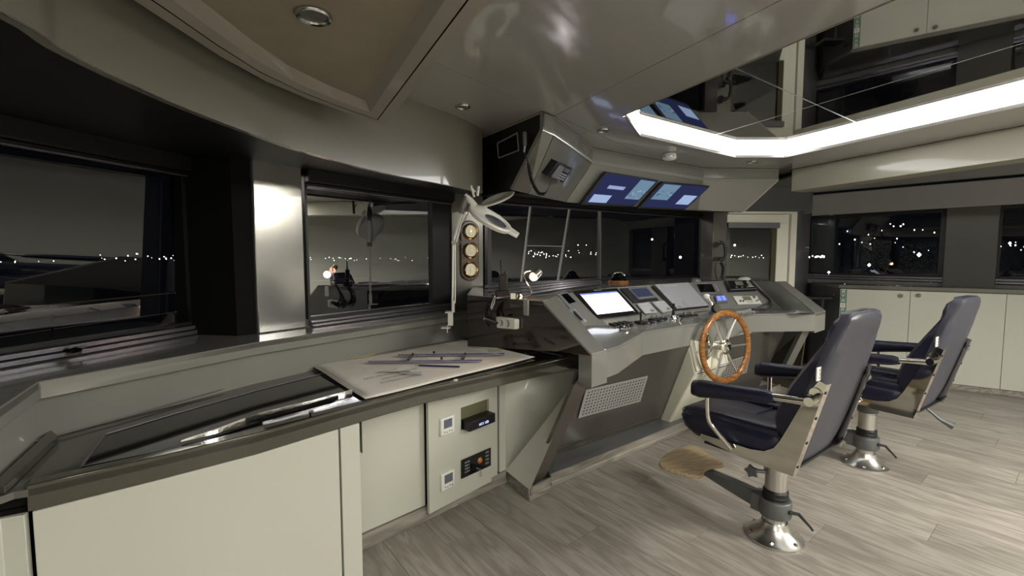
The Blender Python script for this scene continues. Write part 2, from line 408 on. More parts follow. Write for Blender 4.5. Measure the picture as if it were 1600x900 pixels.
# underside, from the band out to the windows
WOUT = [Vector(p) for p in ((-2.15, -2.4, 1.93), (-2.15, 1.4, 1.93), (-1.95, 2.3, 1.93), (-0.55, 4.25, 1.93), (-0.3, 4.4, 1.93))]
def resample(P, n):
    L_ = [0]
    for i in range(1, len(P)): L_.append(L_[-1] + (P[i] - P[i - 1]).length)
    o = []
    for k in range(n):
        t = L_[-1] * k / (n - 1); i = min(max(j for j in range(len(P)) if L_[j] <= t + 1e-9), len(P) - 2)
        o.append(P[i].lerp(P[i + 1], (t - L_[i]) / max(L_[i + 1] - L_[i], 1e-9)))
    return o
part('soffit_underside', quadgrid([resample([p + Vector((0, 0, 0.008)) for p in offs(SBs, 0.028)], 26), resample([p + Vector((0, 0, .008)) for p in WOUT], 26)]), black, so)

# dropped beige ceiling panel in its moulded frame
ZL = 2.017
fo = [H(x, y, ZL) for x, y in ((764, 0), (600, 196), (500, 162), (400, 120), (300, 60), (210, 0))]
d0 = (fo[0] - fo[1]).normalized()
fo[0] = fo[1] + d0 * 4.6
fo_l = [fo[-1], Vector((fo[-1].x - 0.02, 0.4, ZL)), Vector((fo[-1].x + 0.02, -2.0, ZL))]
outer = smoothpts(fo[1:] + fo_l[1:], 4)
tr = sthing('trim_2', (outer[0].x, outer[0].y, ZL))
# inner offset outline: three stepped bands
def inset_frame(d):
    g = Vector((d0.y, -d0.x, 0))                     # normal of the straight edge
    if g.x > 0: g = -g
    a = outer[0]; c = offs(outer, d)
    # intersection of straight edge moved by g*d with the moved curve
    L = a + g * d
    k = 0
    while k < len(c) - 2 and (c[k] - L).dot(g) < 0: k += 1
    t = (c[k] - L).dot(g) / max(1e-6, (c[k] - c[k - 1]).dot(g)) if k else 0
    st = c[k] - (c[k] - c[k - 1]) * t if k else c[k]
    return [st] + c[k:], L
def band(d1, d2, z1, z2, mat, name):
    sgn = 1
    c1 = [outer[0]] + outer if d1 == 0 else None
    A_, _ = inset_frame(d1 * 1) if d1 else (outer, None)
    B_, _ = inset_frame(d2 * 1)
    n = 22
    def res(P):
        L = [0]
        for i in range(1, len(P)): L.append(L[-1] + (P[i] - P[i - 1]).length)
        o = []
        for s in range(n):
            t = L[-1] * s / (n - 1); i = max(j for j in range(len(P)) if L[j] <= t + 1e-9); i = min(i, len(P) - 2)
            o.append(P[i].lerp(P[i + 1], (t - L[i]) / max(L[i + 1] - L[i], 1e-9)))
        return o
    ra, rb = res(A_), res(B_)
    V1 = [p + Vector((0, 0, z1)) for p in ra]; V2 = [p + Vector((0, 0, z2)) for p in rb]
    g1 = quadgrid([V1, V2])
    s1 = ra[0] + d0 * 4.4; s2 = rb[0] + d0 * 4.4
    g2 = ([V1[0], V2[0], s2 + Vector((0, 0, z2)), s1 + Vector((0, 0, z1))], [(0, 1, 2, 3)])
    part(name, join(g1, g2), mat, tr, smooth=False)
    return rb
# sign: curve must move towards the room
tst = offs(outer, 0.1)
SG = 1 if (tst[8].x > outer[8].x) else -1
_o = offs
def offs2(P, d): return _o(P, d * SG)
offs_saved = offs
offs = offs2
band(0, 0.045, 0.0, -0.003, mould, 'moulding_band')
band(0.045, 0.050, 0.005, 0.005, blackmatte, 'moulding_groove')
band(0.050, 0.094, -0.003, 0.0, mould, 'moulding_band')
rb = band(0.094, 0.123, 0.0, 0.03, mould, 'moulding_cove')
inn, _ = inset_frame(0.123)
offs = offs_saved
part('beige_panel', prism([p + Vector((0, 0, 0.03)) for p in [inn[0] + d0 * 4.3] + inn + [Vector((inn[-1].x + 1.5, -2.0, ZL))]], (0, 0, 0.01)), beige, tr, label='beige suede-covered ceiling panel inside the moulded frame')
part('frame_side', quadgrid([[p + Vector((0, 0, 0)) for p in [outer[0] + d0 * 4.4] + outer], [p + Vector((0, 0, ZC - ZL)) for p in [outer[0] + d0 * 4.4] + outer]]), black, tr)

# port window wall --------------------------------------------------
ZS = 0.975
Lf = [Vector((-1.50, -2.4, ZS)), Vector((-1.44, 0.95, ZS)), H(0, 637, ZS), H(61, 596, ZS), H(400, 535, ZS), H(560, 511, ZS), H(697, 491, ZS), H(758, 482, ZS)]
G = [Vector((-2.12, -2.4, 0)), Vector((-2.08, 1.2, 0)), Vector((-1.66, 2.74, 0)), Vector((-1.25, 2.72, 0)), Vector((-0.56, 3.66, 0)), Vector((-0.24, 3.95, 0))]
wp = sthing('wall_port', (-1.3, 2.6, 0))
back = [Vector((-2.15, -2.4, ZS)), Vector((-2.15, 1.35, ZS)), Vector((-1.78, 2.86, ZS)), Vector((-0.45, 4.2, ZS))]
part('ledge', prism(Lf + [p.copy() for p in back[::-1]], (0, 0, -0.03)), grey, wp, bevel=0.004)
Lc = [p + Vector((0, 0, -0.001)) for p in Lf[2:]]
part('ledge_rail', loft([[p, p + Vector((0, 0, -0.062)), q + Vector((0, 0, -0.062)), q] for p, q in zip([Lf[1]] + Lc, offs([Lf[1]] + Lc, 0.02))]), grey, wp, bevel=0.003)
Bk = [p + Vector((0, 0, -0.05)) for p in offs(Lf, 0.045)]
Bb = [Vector((p.x, p.y, 0.764)) for p in offs(Lf, 0.012)]
part('backsplash', quadgrid([Bk, Bb]), grey, wp, sharp=60)
part('lower_wall', quadgrid([[Vector((p.x, p.y, 0.8)) for p in offs(Lf, 0.1)], [Vector((p.x, p.y, -0.05)) for p in offs(Lf, 0.1)]]), blackmatte, wp)

part('upper_wall', quadgrid([[xy_ + Vector((0, 0, z_ - 1.93)) for xy_ in WOUT + [Vector((-.1, 4.2, 1.93))]] for z_ in (1.925, 2.5)]), black, wp)
def winframe(name, A, B, z0, z1, gm=None, th=0.05, fw=0.03, rails=3, sillh=0.06, cass=0.1, mat=black, sm=sill_m, frame_l=0.03, frame_r=0.03, mull=()):
    A, B = Vector(A), Vector(B); A.z = B.z = 0
    w_ = sthing(name, ((A.x + B.x) / 2, (A.y + B.y) / 2, z0)); d = (B - A); L = d.length; d.normalize(); n = Vector((d.y, -d.x, 0)); up_ = Vector((0, 0, 1))
    if n.dot(-A) < 0: n = -n
    def bx(s0, s1, za, zb, n0, n1): return box((A + d * (s0 + s1) / 2 + n * (n0 + n1) / 2 + up_ * (za + zb) / 2), (s1 - s0, n1 - n0, zb - za), [d, n, up_])
    part('frame', join(bx(0, frame_l, z0, z1, -th, 0), bx(L - frame_r, L, z0, z1, -th, 0), bx(frame_l, L - frame_r, z1 - 0.03, z1, -th, 0), bx(frame_l, L - frame_r, z0, z0 + 0.015, -th, 0)), mat, w_)
    edges = [frame_l] + [m for m in mull] + [L - frame_r]
    for i in range(len(edges) - 1):
        if name == 'window_1':      # raked, slightly bowed pane
            e0, e1 = edges[i] + .001, edges[i + 1] - .001; rows = []
            for a in range(9):
                v = a / 8; row = []
                for b_ in range(15):
                    u = b_ / 14; o_ = -.125 + .065 * v - .04 * (1 - (2 * u - 1) ** 2)
                    row.append(A + d * (e0 + (e1 - e0) * u) + n * o_ + up_ * (z0 - .05 + (z1 + .03 - z0) * v))
                rows.append(row)
            pn_o = part('pane', quadgrid(rows), gm or glass, w_, sharp=179)
            sm_ = pn_o.modifiers.new('s', 'SOLIDIFY'); sm_.thickness = .004
            continue
        part('pane', bx(edges[i] + 0.001, edges[i + 1] - 0.001, z0 + 0.015, z1 - 0.03, -th * 0.6, -th * 0.6 + 0.004), gm or glass, w_, smooth=False)
    for m in mull: part('mullion', bx(m - 0.006, m + 0.006, z0 + 0.016, z1 - 0.031, -th, -0.005), greyfilm, w_)
    if sillh:
        for k in range(rails):
            h = sillh / rails
            part('sill_rail', bx(0.0, L, z0 - sillh + k * h, z0 - sillh + (k + 0.8) * h, -0.01, 0.045 - k * 0.012), sm, w_, bevel=0.002)
    if cass:
        part('blind_cassette', join(bx(0.0, L, z1 - cass, z1 - 0.002, 0.0, 0.05), bx(0.0, L, z1 - cass - 0.012, z1 - cass, 0.0, 0.03)), black, w_, bevel=0.006, label='black roller blind cassette across the window head')
        part('blind_bar', bx(0.01, L - 0.01, z1 - cass - 0.022, z1 - cass - 0.013, 0.0, 0.022), sm, w_, bevel=0.002)
    return w_, bx
# window 1 (big port window), black reveal, bright pillar, window 2, pillar
w1, b1 = winframe('window_1', G[1], G[2], 1.03, 1.93, glassmat('dark_port_glass', (0.7, 0.72, 0.74), 2.3), rails=3, sillh=0.075, cass=0.09, frame_r=0.30)
part('latch', join(lathe(VP(98, 549, G[1], G[2]) + Vector((0.06, -0.02, 0)), (0.3, -0.2, 1), [(0.0, 0), (0.03, 0.0), (0.03, 0.012), (0.012, 0.02), (0.0, 0.02)], 12), cyl(VP(92, 549, G[1], G[2]) + Vector((0.06, -0.02, 0.015)), VP(118, 546, G[1], G[2]) + Vector((0.06, -0.02, 0.015)), 0.006, 8)), steel, w1)
winframe('window_5', G[0], G[1] + Vector((0, -0.02, 0)), 1.03, 1.93, rails=3, sillh=0.075, cass=0.09)
pa, pb = H(404, 522, ZS), H(479, 512, ZS)
pl1 = solo('trim_3', slab([(pa.x, pa.y), (pb.x, pb.y), (pb.x - 0.16, pb.y + 0.14), (pa.x - 0.22, pa.y + 0.12)], ZS + 0.001, 1.938), film, '', '', bevel=0.006)
q0 = H(479, 512, ZS); q0.z = 0
w2, b2 = winframe('window_2', (q0.x, q0.y + 0.03, 0), (-0.49, 3.68, 0), 1.02, 1.93, portglass, rails=2, sillh=0.04, cass=0.10, frame_l=0.015, frame_r=0.20)
p1, p2 = D(706, 400, 3.66), D(755, 400, 3.80)
pl2 = solo('trim_4', slab([(p1.x, p1.y), (p2.x, p2.y), (p2.x - 0.05, p2.y + 0.2), (p1.x - 0.1, p1.y + 0.12)], ZS + 0.001, 1.938), greyfilm, '', '', bevel=0.004)
pl3 = solo('trim_5', slab([(pa.x - 0.015, pa.y + 0.01), (pa.x - 0.21, pa.y + 0.1), (G[2].x - 0.05, G[2].y + 0.06), (G[2].x - 0.17, G[2].y - 0.27), (pa.x - 0.08, pa.y - 0.06)], ZS + 0.001, 1.93), blackmatte, '', '')

# forward windows
FA, FB = Vector((-0.215, 4.02, 0)), Vector((2.42, 5.74, 0))
fd = (FB - FA).normalized()
m1 = (VP(939, 400, FA, FB) - FA); m1.z = 0
w3, b3 = winframe('window_3', FA, FB, 1.145, 1.93, rails=3, sillh=0.07, cass=0.05, frame_l=0.04, frame_r=0.05, mull=(m1.length,))
FL = (FB - FA).length
part('lower_panel', b3(-0.1, FL, 0.9, 1.07, -0.03, 0.0), grey, w3)
part('head_board', b3(-0.1, FL + 0.2, 1.925, 2.47, -0.05, 0.0), black, w3)
# stack of sliding tracks lying on the sill shelf at the port end
for k in range(4):
    qd_ = [H(x, y, 1.146) for x, y in ((757 + 6 * k, 447 + 5.6 * k), (940, 435.5 + 2.3 * k), (940, 437.2 + 2.3 * k), (757 + 6 * k, 450.5 + 5.6 * k))]
    part('track_rail', prism(qd_, (0, 0, 0.008)), sill_m, w3, bevel=0.002)
# pillar with the handset
pp = [D(1094, 400, 5.66), D(1113, 400, 5.42), D(1134, 400, 5.46), D(1140, 400, 5.8)]
pl4 = solo('trim_6', slab([(p.x, p.y) for p in pp], 0.95, 1.94), greyfilm, '', '', bevel=0.004)
# door leaf in the forward starboard corner
DA, DB = D(1134, 400, 5.52), D(1240, 400, 5.56)
DA.z = DB.z = 0
dr = sthing('door_1', ((DA.x + DB.x) / 2, DA.y, 0))
dd = (DB - DA).normalized(); dn = Vector((dd.y, -dd.x, 0))
def dbx(x0, x1, za, zb, n0, n1):
    a = (VP(x0, 400, DA, DB) - DA); b = (VP(x1, 400, DA, DB) - DA); a.z = b.z = 0; s0 = a.dot(dd); s1 = b.dot(dd)
    return box(DA + dd * (s0 + s1) / 2 + dn * (n0 + n1) / 2 + Vector((0, 0, (za + zb) / 2)), (s1 - s0, n1 - n0, zb - za), [dd, dn, Vector((0, 0, 1))])
part('door_frame', join(dbx(1134, 1241, 1.905, 1.935, -0.08, 0.03), dbx(1232, 1241, 0, 1.905, -0.08, 0.03)), cream_door, dr, bevel=0.004)
part('door_leaf', join(dbx(1134, 1231, 1.79, 1.90, -0.05, 0.0), dbx(1213, 1231, 0, 1.79, -0.05, 0.0), dbx(1134, 1213, 0, 1.02, -0.05, 0)), cream_door, dr, bevel=0.003)
part('window_surround', join(dbx(1134, 1207, 1.74, 1.79, -0.045, -0.01), dbx(1206, 1213, 1.02, 1.79, -0.045, -0.01)), MT('olive_frame', (0.06, 0.055, 0.02), 0.4), dr)
part('pane', dbx(1134, 1206, 1.02, 1.74, -0.034, -0.03), glass, dr)
part('blind_cassette', dbx(1134, 1214, 1.735, 1.80, 0.0, 0.04), midgrey, dr, bevel=0.004)
# starboard corner pillar and starboard window wall
SA, SBp = Vector((4.0, 6.18, 0)), Vector((5.6, 4.35, 0))
cp = [D(1241, 400, 5.56), D(1264, 400, 5.90), Vector((4.1, 6.4, 0)), D(1243, 400, 6.3)]
solo('trim_7', slab([(p.x, p.y) for p in cp], 0.0, 2.2), MT('slate_panel', (0.15, 0.15, 0.165), 0.3, coat=0.3), '', '', bevel=0.003)
sa = VP(1265, 400, SA, SBp); sb = VP(1476, 400, SA, SBp); sc_ = VP(1558, 400, SA, SBp); sd = SBp.copy()
for p in (sa, sb, sc_): p.z = 0
w4, b4 = winframe('window_4', sa, sb, 1.165, 1.925, rails=2, sillh=0.06, cass=0.0, frame_l=0.01, frame_r=0.05)
sc2 = sc_ + (sd - sc_) * 1.0
w6, b6 = winframe('window_6', sc_, sc2, 1.165, 1.925, rails=2, sillh=0.06, cass=0.0, frame_l=0.02, frame_r=0.02)
sn = (SBp - SA).normalized(); snn = Vector((sn.y, -sn.x, 0))
if snn.dot(-SA) < 0: snn = -snn
def sbx(x0, x1, za, zb, n0, n1): return prism([Vector((x0.x, x0.y, za)) + snn * n0, Vector((x1.x, x1.y, za)) + snn * n0, Vector((x1.x, x1.y, za)) + snn * n1, Vector((x0.x, x0.y, za)) + snn * n1], (0, 0, zb - za))
solo('trim_8', sbx(sb, sc_, 1.05, 1.93, -0.05, 0.06), MT('dark_taupe_pillar', (0.10, 0.098, 0.085), 0.35, coat=0.2), '', '', bevel=0.004)
ws = sthing('wall_starboard', (4.7, 5.3, 0))
part('lower_wall', sbx(SA, SBp, 0.0, 1.095, -0.06, -0.01), grey, ws)
part('upper_fascia', sbx(sa, SBp, 1.93, 2.2, -0.05, 0.10), aft_m, ws, bevel=0.004)
part('fascia_end', prism([D(1247, 400, 5.75).xy.to_3d() + Vector((0, 0, 1.915)), D(1266, 400, 5.55).xy.to_3d() + Vector((0, 0, 1.915)), Vector((sa.x, sa.y, 1.915))], (0, 0, 0.28)), aft_m, ws)
part('aft_wall', slab([(5.6, 4.40), (5.75, 4.3), (5.75, -2.4), (5.62, -2.4), (5.62, 4.1), (5.55, 4.33)], 0, 2.6), cream, ws)
0 and part('aft_door_gap', slab([(5.611, 2.6), (5.619, 2.6), (5.619, 1.8), (5.611, 1.8)], 0.02, 2.05), blackmatte, ws)
# cream ceiling beam along the starboard side
BA, BB = H(1236, 299, 2.06), H(1600, 247, 2.06)
bd = (BB - BA).normalized(); BC = BB + bd * 4.6
bn = Vector((bd.y, -bd.x, 0));  bn = bn if bn.x > 0 else -bn
xyz_ = lambda p, z: Vector((p.x, p.y, z))
tb = sthing('trim_9', (BA.x, BA.y, 2.06))
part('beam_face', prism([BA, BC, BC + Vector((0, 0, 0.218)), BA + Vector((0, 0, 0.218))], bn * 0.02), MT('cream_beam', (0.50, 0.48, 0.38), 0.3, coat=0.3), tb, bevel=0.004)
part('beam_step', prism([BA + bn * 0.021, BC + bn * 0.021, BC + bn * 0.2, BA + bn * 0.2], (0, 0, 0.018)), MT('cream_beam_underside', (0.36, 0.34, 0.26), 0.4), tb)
part('beam_underside', prism([xyz_(BA + bn * 0.02, 2.215), xyz_(BC + bn * 0.02, 2.215), xyz_(BC + bn * 1.4, 2.215), Vector((5.7, 4.2, 2.215)), Vector((5.05, 5.15, 2.215)), Vector((4.05, 6.3, 2.215)), xyz_(BA + Vector((.1, 0.9, 0)), 2.215)], (0, 0, 0.02)), dark, tb)
# small grey box where the overhead console meets the beam, and the wall over the door
0 and part('corner_box', slab([(p.x, p.y) for p in (D(1212, 400, 5.5), D(1238, 400, 5.45), D(1245, 400, 5.75), D(1205, 400, 5.8))], 2.2, 2.465), grey, ws)
part('over_door_panel', slab([(p.x, p.y) for p in (D(1134, 400, 5.50), D(1262, 400, 5.55), D(1262, 400, 5.7), D(1134, 400, 5.7))], 1.94, 2.27), MT('slate_gloss', (0.12, 0.12, 0.135), 0.14, coat=0.5), ws)
# walls behind the photographer
wb = sthing('wall_aft', (1.5, -2.35, 0))
part('panelling', slab([(-2.15, -2.4), (5.75, -2.4), (5.75, -2.5), (-2.15, -2.5)], 0, 2.6), cream, wb)

# ================================================================== CHART TABLE AND CABINETS
ZT = 0.78
ft = [H(x, y, ZT) for x, y in ((40, 759), (220, 719), (400, 677), (530, 641), (660, 607), (780, 582), (907, 555))]
bt = [Vector((p.x, p.y, ZT)) for p in offs(Lf, 0.03)]
left_ext = [Vector((-1.40, 0.95, ZT)), H(0, 776, ZT) + Vector((-0.03, 0, 0)), H(38, 762, ZT) + Vector((-0.03, 0.0, 0))]
rr_ = [H(790, 527, ZT), H(730, 519, ZT)]
wt = thing('chart_worktop', 'long dark glossy chart table top running under the port windows', 'worktop', (-0.6, 2.2, ZT))
topoly = left_ext + ft + rr_ + [bt[6], bt[5], bt[4], bt[3], bt[2], bt[1]]
worktop_m = MT('dark_worktop_gloss', (0.105, 0.10, 0.09), 0.13, coat=0.6, noise=0.25, nscale=3, bump=0.12, bscale=9)
part('top_board', prism([p + Vector((0, 0, -0.012)) for p in topoly], (0, 0, -0.02)), worktop_m, wt)
# fascia with its raised rim
fo_ = offs(ft, 0.055); fi = offs(ft, 0.03)
part('fascia', loft([[p + Vector((0, 0, 0)), p + Vector((0, 0, -0.075)), q + Vector((0, 0, -0.075)), q + Vector((0, 0, -0.003))] for p, q in zip(ft, fo_)]), MT('olive_fascia', (0.060, 0.057, 0.040), 0.12, coat=0.6), wt, bevel=0.004)
part('end_rim', loft([[p + Vector((0, 0, -0.001)), p + Vector((0, 0, -0.06)), p + Vector((-0.05, -0.02, -0.06)), p + Vector((-0.05, -0.02, -0.001))] for p in (ft[-1], rr_[0], rr_[1])]), brown, wt, bevel=0.003)
insp = [H(x, y, ZT) for x, y in ((126, 727), (165, 677), (280, 643), (400, 609), (480, 589), (600, 560), (720, 534), (785, 535), (880, 556), (780, 578), (660, 602), (530, 634), (400, 669), (300, 692))]
part('black_glass_inset', prism([p + Vector((0, 0, -0.011)) for p in insp], (0, 0, 0.006)), blackgloss, wt)
part('inset_frame', tube([p + Vector((0, 0, -0.004)) for p in insp[:9]], 0.004, 6), sill_m, wt)
part('rear_strip', tube([H(x, y, ZT) for x, y in ((-40, 722), (60, 688), (200, 650), (370, 602), (480, 575))], 0.004, 6), film, wt)
part('divider_bar', prism([H(80, 681, ZT - 0.01), H(91, 690, ZT - 0.01), H(8, 772, ZT - 0.01), H(-16, 772, ZT - 0.01)], (0, 0, 0.022)), dark, wt, bevel=0.002)
part('white_clip', box(H(712, 594, ZT + 0.004), (0.02, 0.02, 0.008)), white, wt, bevel=0.002)

def facade(name, label, pts, z0, z1, mat, th=0.02, cat='cabinet'): pass
def xyz(p, z): return Vector((p.x, p.y, z))
def ondown(pxs):       # plan points of the fascia line at given image columns
    out = []
    for x in pxs:
        for i in range(len(ft) - 1):
            a, b = ft[i], ft[i + 1]
            k = (x - 800) / F; 
            f = lambda p: p.x - k * (p.y * cos(PITCH) - (ZT - EYE) * sin(PITCH))
            if f(a) <= 1e-6 and f(b) >= -1e-6:
                t = f(a) / (f(a) - f(b)); out.append(a.lerp(b, t)); break
    return out
cabs = 'cream cabinet units under the chart table'
c2p = ondown((47, 250, 400, 528)); c3p = ondown((531, 561))
inner = offs([H(40, 759, ZT)] + c2p + c3p, 0.03)
cab = thing('base_cabinet', 'cream base cabinet with one wide plain door under the chart table', 'cabinet', (c2p[1].x, c2p[1].y, 0), group=None)
part('door', loft([[xyz(p, 0.03), xyz(p, 0.703), xyz(q, 0.703), xyz(q, 0.03)] for p, q in zip(c2p, offs(c2p, 0.02))]), cream, cab, bevel=0.002)
part('stile', loft([[xyz(p, 0.0), xyz(p, 0.703), xyz(q, 0.703), xyz(q, 0.0)] for p, q in zip(c3p, offs(c3p, 0.20))]), cream, cab, bevel=0.002)
body = offs(c2p + c3p, 0.03)
part('carcass', loft([[xyz(p, 0.0), xyz(p, 0.70), xyz(q, 0.70), xyz(q, 0.0)] for p, q in zip(body[:-1], offs(c2p + c3p, 0.16)[:-1])]), blackmatte, cab)
lp = [Vector((-1.38, -2.3, 0)), Vector((-1.375, 0.9, 0)), H(0, 808, 0.705), H(41, 802, 0.705) + Vector((-0.006, 0, 0))]
lc = thing('base_cabinet', 'cream cabinet at the left edge of the photo, left of the dark fascia end', 'cabinet', (lp[2].x, lp[2].y, 0))
part('door', loft([[xyz(p, 0.03), xyz(p, 0.70), xyz(q, 0.70), xyz(q, 0.03)] for p, q in zip(lp, offs(lp, 0.02))]), cream, lc, bevel=0.002)
part('carcass', loft([[xyz(p, 0.0), xyz(p, 0.71), xyz(q, 0.71), xyz(q, 0.0)] for p, q in zip(offs(lp, 0.03), offs(lp, 0.14))]), blackmatte, lc)
part('recess_strip', loft([[xyz(p, 0.715), xyz(p, 0.765), xyz(q, 0.765), xyz(q, 0.715)] for p, q in zip(offs(lp, 0.03), offs(lp, 0.06))]), blackmatte, lc)
# recessed cabinet plane
R0, R1 = H(560, 860, 0), H(790, 752, 0)
rd = (R1 - R0).normalized(); rn = Vector((rd.y, -rd.x, 0)); rn = rn if rn.dot(-R0) > 0 else -rn
def rp(px, py, off=0.0): return VP(px, py, R0 + rn * off, R1 + rn * off)
def rx(px, off=0.0):
    p = rp(px, 500, off); return Vector((p.x, p.y, 0))
cr = thing('base_cabinet', 'cream cabinet with a plain sliding panel left of the thermostat door', 'cabinet', (rx(610).x, rx(610).y, 0))
part('sliding_panel', prism([xyz(rx(556), 0.075), xyz(rx(661), 0.075), xyz(rx(661), 0.735), xyz(rx(556), 0.735)], -rn * 0.02), cream, cr, bevel=0.002)
part('edge_strip', prism([xyz(rx(561.5, .03), 0.48), xyz(rx(564.5, .03), 0.48), xyz(rx(564.5, .03), 0.74), xyz(rx(561.5, .03), 0.74)], -rn * 0.03), cream, cr)
part('carcass', prism([xyz(rx(556, -.03), 0.0), xyz(rx(800, -.03), 0.0), xyz(rx(800, -.03), 0.74), xyz(rx(556, -.03), 0.74)], -rn * 0.12), blackmatte, cr)
# thermostat door, standing a little open
td = thing('control_cabinet', 'cream control cabinet door with two thermostats, standing slightly open', 'cabinet', (rx(722).x, rx(722).y, 0.1))
A0 = rp(669, 640, 0.045); A1 = rp(672, 803, 0.045); B0 = rp(777, 612, 0.004); B1 = rp(778, 746, 0.004)
A0.z = 0.735; B0.z = 0.735
A1 = xyz(A0, A1.z); B1 = xyz(B0, A1.z)
q = [A0, B0, B1, A1]
dnn = camnormal(q)
def dq(x0, y0, x1, y1, off=0.0):      # image rectangle following the door's perspective
    return [PL(x, y, A0, B0, B1, off) for x, y in ((x0, y0), (x1, y0), (x1, y1), (x0, y1))]
def dpoly(pts, off=0.0): return [PL(x, y, A0, B0, B1, off) for x, y in pts]
# door made of pieces around the receiver opening
op = [(720, 637), (764, 623), (764, 660), (720, 669)]
O = dpoly(op)
def zsplit(p, zz): return Vector((p.x, p.y, zz))
zt = (O[0].z + O[1].z) / 2 ; zb = (O[2].z + O[3].z) / 2
sl, sr_ = O[0], O[1]
def dcol(a, b, z0, z1): return prism([zsplit(a, z0), zsplit(b, z0), zsplit(b, z1), zsplit(a, z1)], -dnn * 0.018)
part('door', join(dcol(A0, sl, A1.z, 0.735), dcol(sr_, B0, A1.z, 0.735), dcol(sl, sr_, zt, 0.735), dcol(sl, sr_, A1.z, zb)), cream, td)
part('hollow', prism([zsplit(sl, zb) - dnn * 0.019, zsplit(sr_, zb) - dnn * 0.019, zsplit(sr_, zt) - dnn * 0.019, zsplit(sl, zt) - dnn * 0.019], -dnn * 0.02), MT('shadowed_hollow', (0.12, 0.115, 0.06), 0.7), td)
part('side_strip', prism([xyz(rx(780), 0.075), xyz(rx(792), 0.075), xyz(rx(792), 0.735), xyz(rx(780), 0.735)], -rn * 0.02), cream, td)
tw = Vector((0, 0, 1)); tx = (B0 - A0); tx.z = 0; tx.normalize()
for cy, lab in ((664, 'white wall thermostat, upper of the two on the cabinet door'), (749, 'white wall thermostat, lower of the two on the cabinet door')):
    c = PL(697 if cy < 700 else 698, cy, A0, B0, B1)
    tt = thing('thermostat', lab, 'thermostat', c - dnn * 0)
    hw, hh = 0.048, 0.048
    ring = [rring(c, tx, tw, 2 * hw, 2 * hh, 0.008), rring(c + dnn * 0.014, tx, tw, 2 * hw, 2 * hh, 0.008), rring(c + dnn * 0.018, tx, tw, 2 * hw - 0.01, 2 * hh - 0.01, 0.006)]
    part('housing', loft(ring), white, tt)
    part('display', box(c + dnn * 0.019 + tw * 0.014 - tx * 0.002, (0.056, 0.002, 0.046), [tx, dnn, tw]), lcdg, tt)
    for k in range(4):
        part('button', box(c + dnn * 0.019 - tw * (0.028 + 0.004 * (k % 2)) + tx * (-0.026 + k * 0.017), (0.007, 0.003, 0.004), [tx, dnn, tw]), midgrey, tt)
rc = thing('receiver', 'black media receiver with a small lit display jutting from the cabinet door', 'receiver', PL(745, 660, A0, B0, B1))
f_ = 0.055
rq = [PL(x, y, A0, B0, B1) for x, y in ((722, 648), (761, 636), (761, 659), (722, 668))]
zt2 = rq[0].z - 0.0; zb2 = zb - 0.006
l_, r_ = rq[0] + tx * 0.004, sr_ - tx * 0.003
part('case', prism([zsplit(l_, zb2 + 0.008) + dnn * f_, zsplit(r_, zb2 + 0.008) + dnn * f_, zsplit(r_, zb2 + 0.062) + dnn * f_, zsplit(l_, zb2 + 0.062) + dnn * f_], -dnn * (f_ + 0.015)), black, rc, bevel=0.003)
tq = [zsplit(l_.lerp(r_, 0.36), zb2 + 0.036) + dnn * f_, zsplit(l_.lerp(r_, 0.72), zb2 + 0.036) + dnn * f_, zsplit(l_.lerp(r_, 0.72), zb2 + 0.022) + dnn * f_, zsplit(l_.lerp(r_, 0.36), zb2 + 0.022) + dnn * f_]
text('107.5  USB', tq, emis('display_digits', (0.5, 0.6, 1.0), 1.6), 'lit_digits', rc)
kp = thing('lock_panel', 'black control plate with orange knob and a key on the cabinet door', 'control panel', PL(743, 723, A0, B0, B1))
kq = dpoly(((720, 719), (766, 699), (766, 727), (720, 748)), 0.001)
part('plate', plate(kq, 0.006), blackgloss, kp, bevel=0.001)
part('orange_knob', lathe(bil(kq, .6, .42) + dnn * 0.006, dnn, [(0.018, 0), (0.018, 0.004), (0.010, 0.012), (0.0, 0.012)], 14), MT('amber', (0.45, 0.16, 0.03), 0.35), kp)
part('key_switch', join(lathe(bil(kq, .56, .86) + dnn * 0.006, dnn, [(0.009, 0), (0.009, 0.01), (0, 0.01)], 12), box(bil(kq, .60, 1.16) + dnn * 0.014, (0.003, 0.01, 0.03), [tx, dnn, tw])), steel, kp)
for k in range(4):
    text(('SHORE', 'GEN 1', 'GEN 2', 'ALARM')[k], [p + dnn * 0.0065 for p in sub(kq, .10, .16 + k * .17, .26, .25 + k * .17)], MT('white_print', (0.55, 0.55, 0.55), 0.5) if k == 0 else bpy.data.materials['white_print'], 'lettering', kp)
for k in range(4):
    part('print_column', plate([p + dnn * 0.0064 for p in sub(kq, .80, .1 + k * .2, .92, .2 + k * .2)], 0.0004), bpy.data.materials['white_print'] if k == 5 else midgrey, kp)
cb_ = smoothpts([D(726, 765, 2.55), D(722, 785, 2.5), D(710, 797, 2.45), D(696, 798, 2.42), D(690, 795, 2.42), D(684, 786, 2.46)], 6)
for p in cb_: p.z = max(p.z, 0.008)
solo('cable', tube(cb_, 0.004, 8), ltgrey, 'light grey cable looping out below the thermostat door', 'cable')
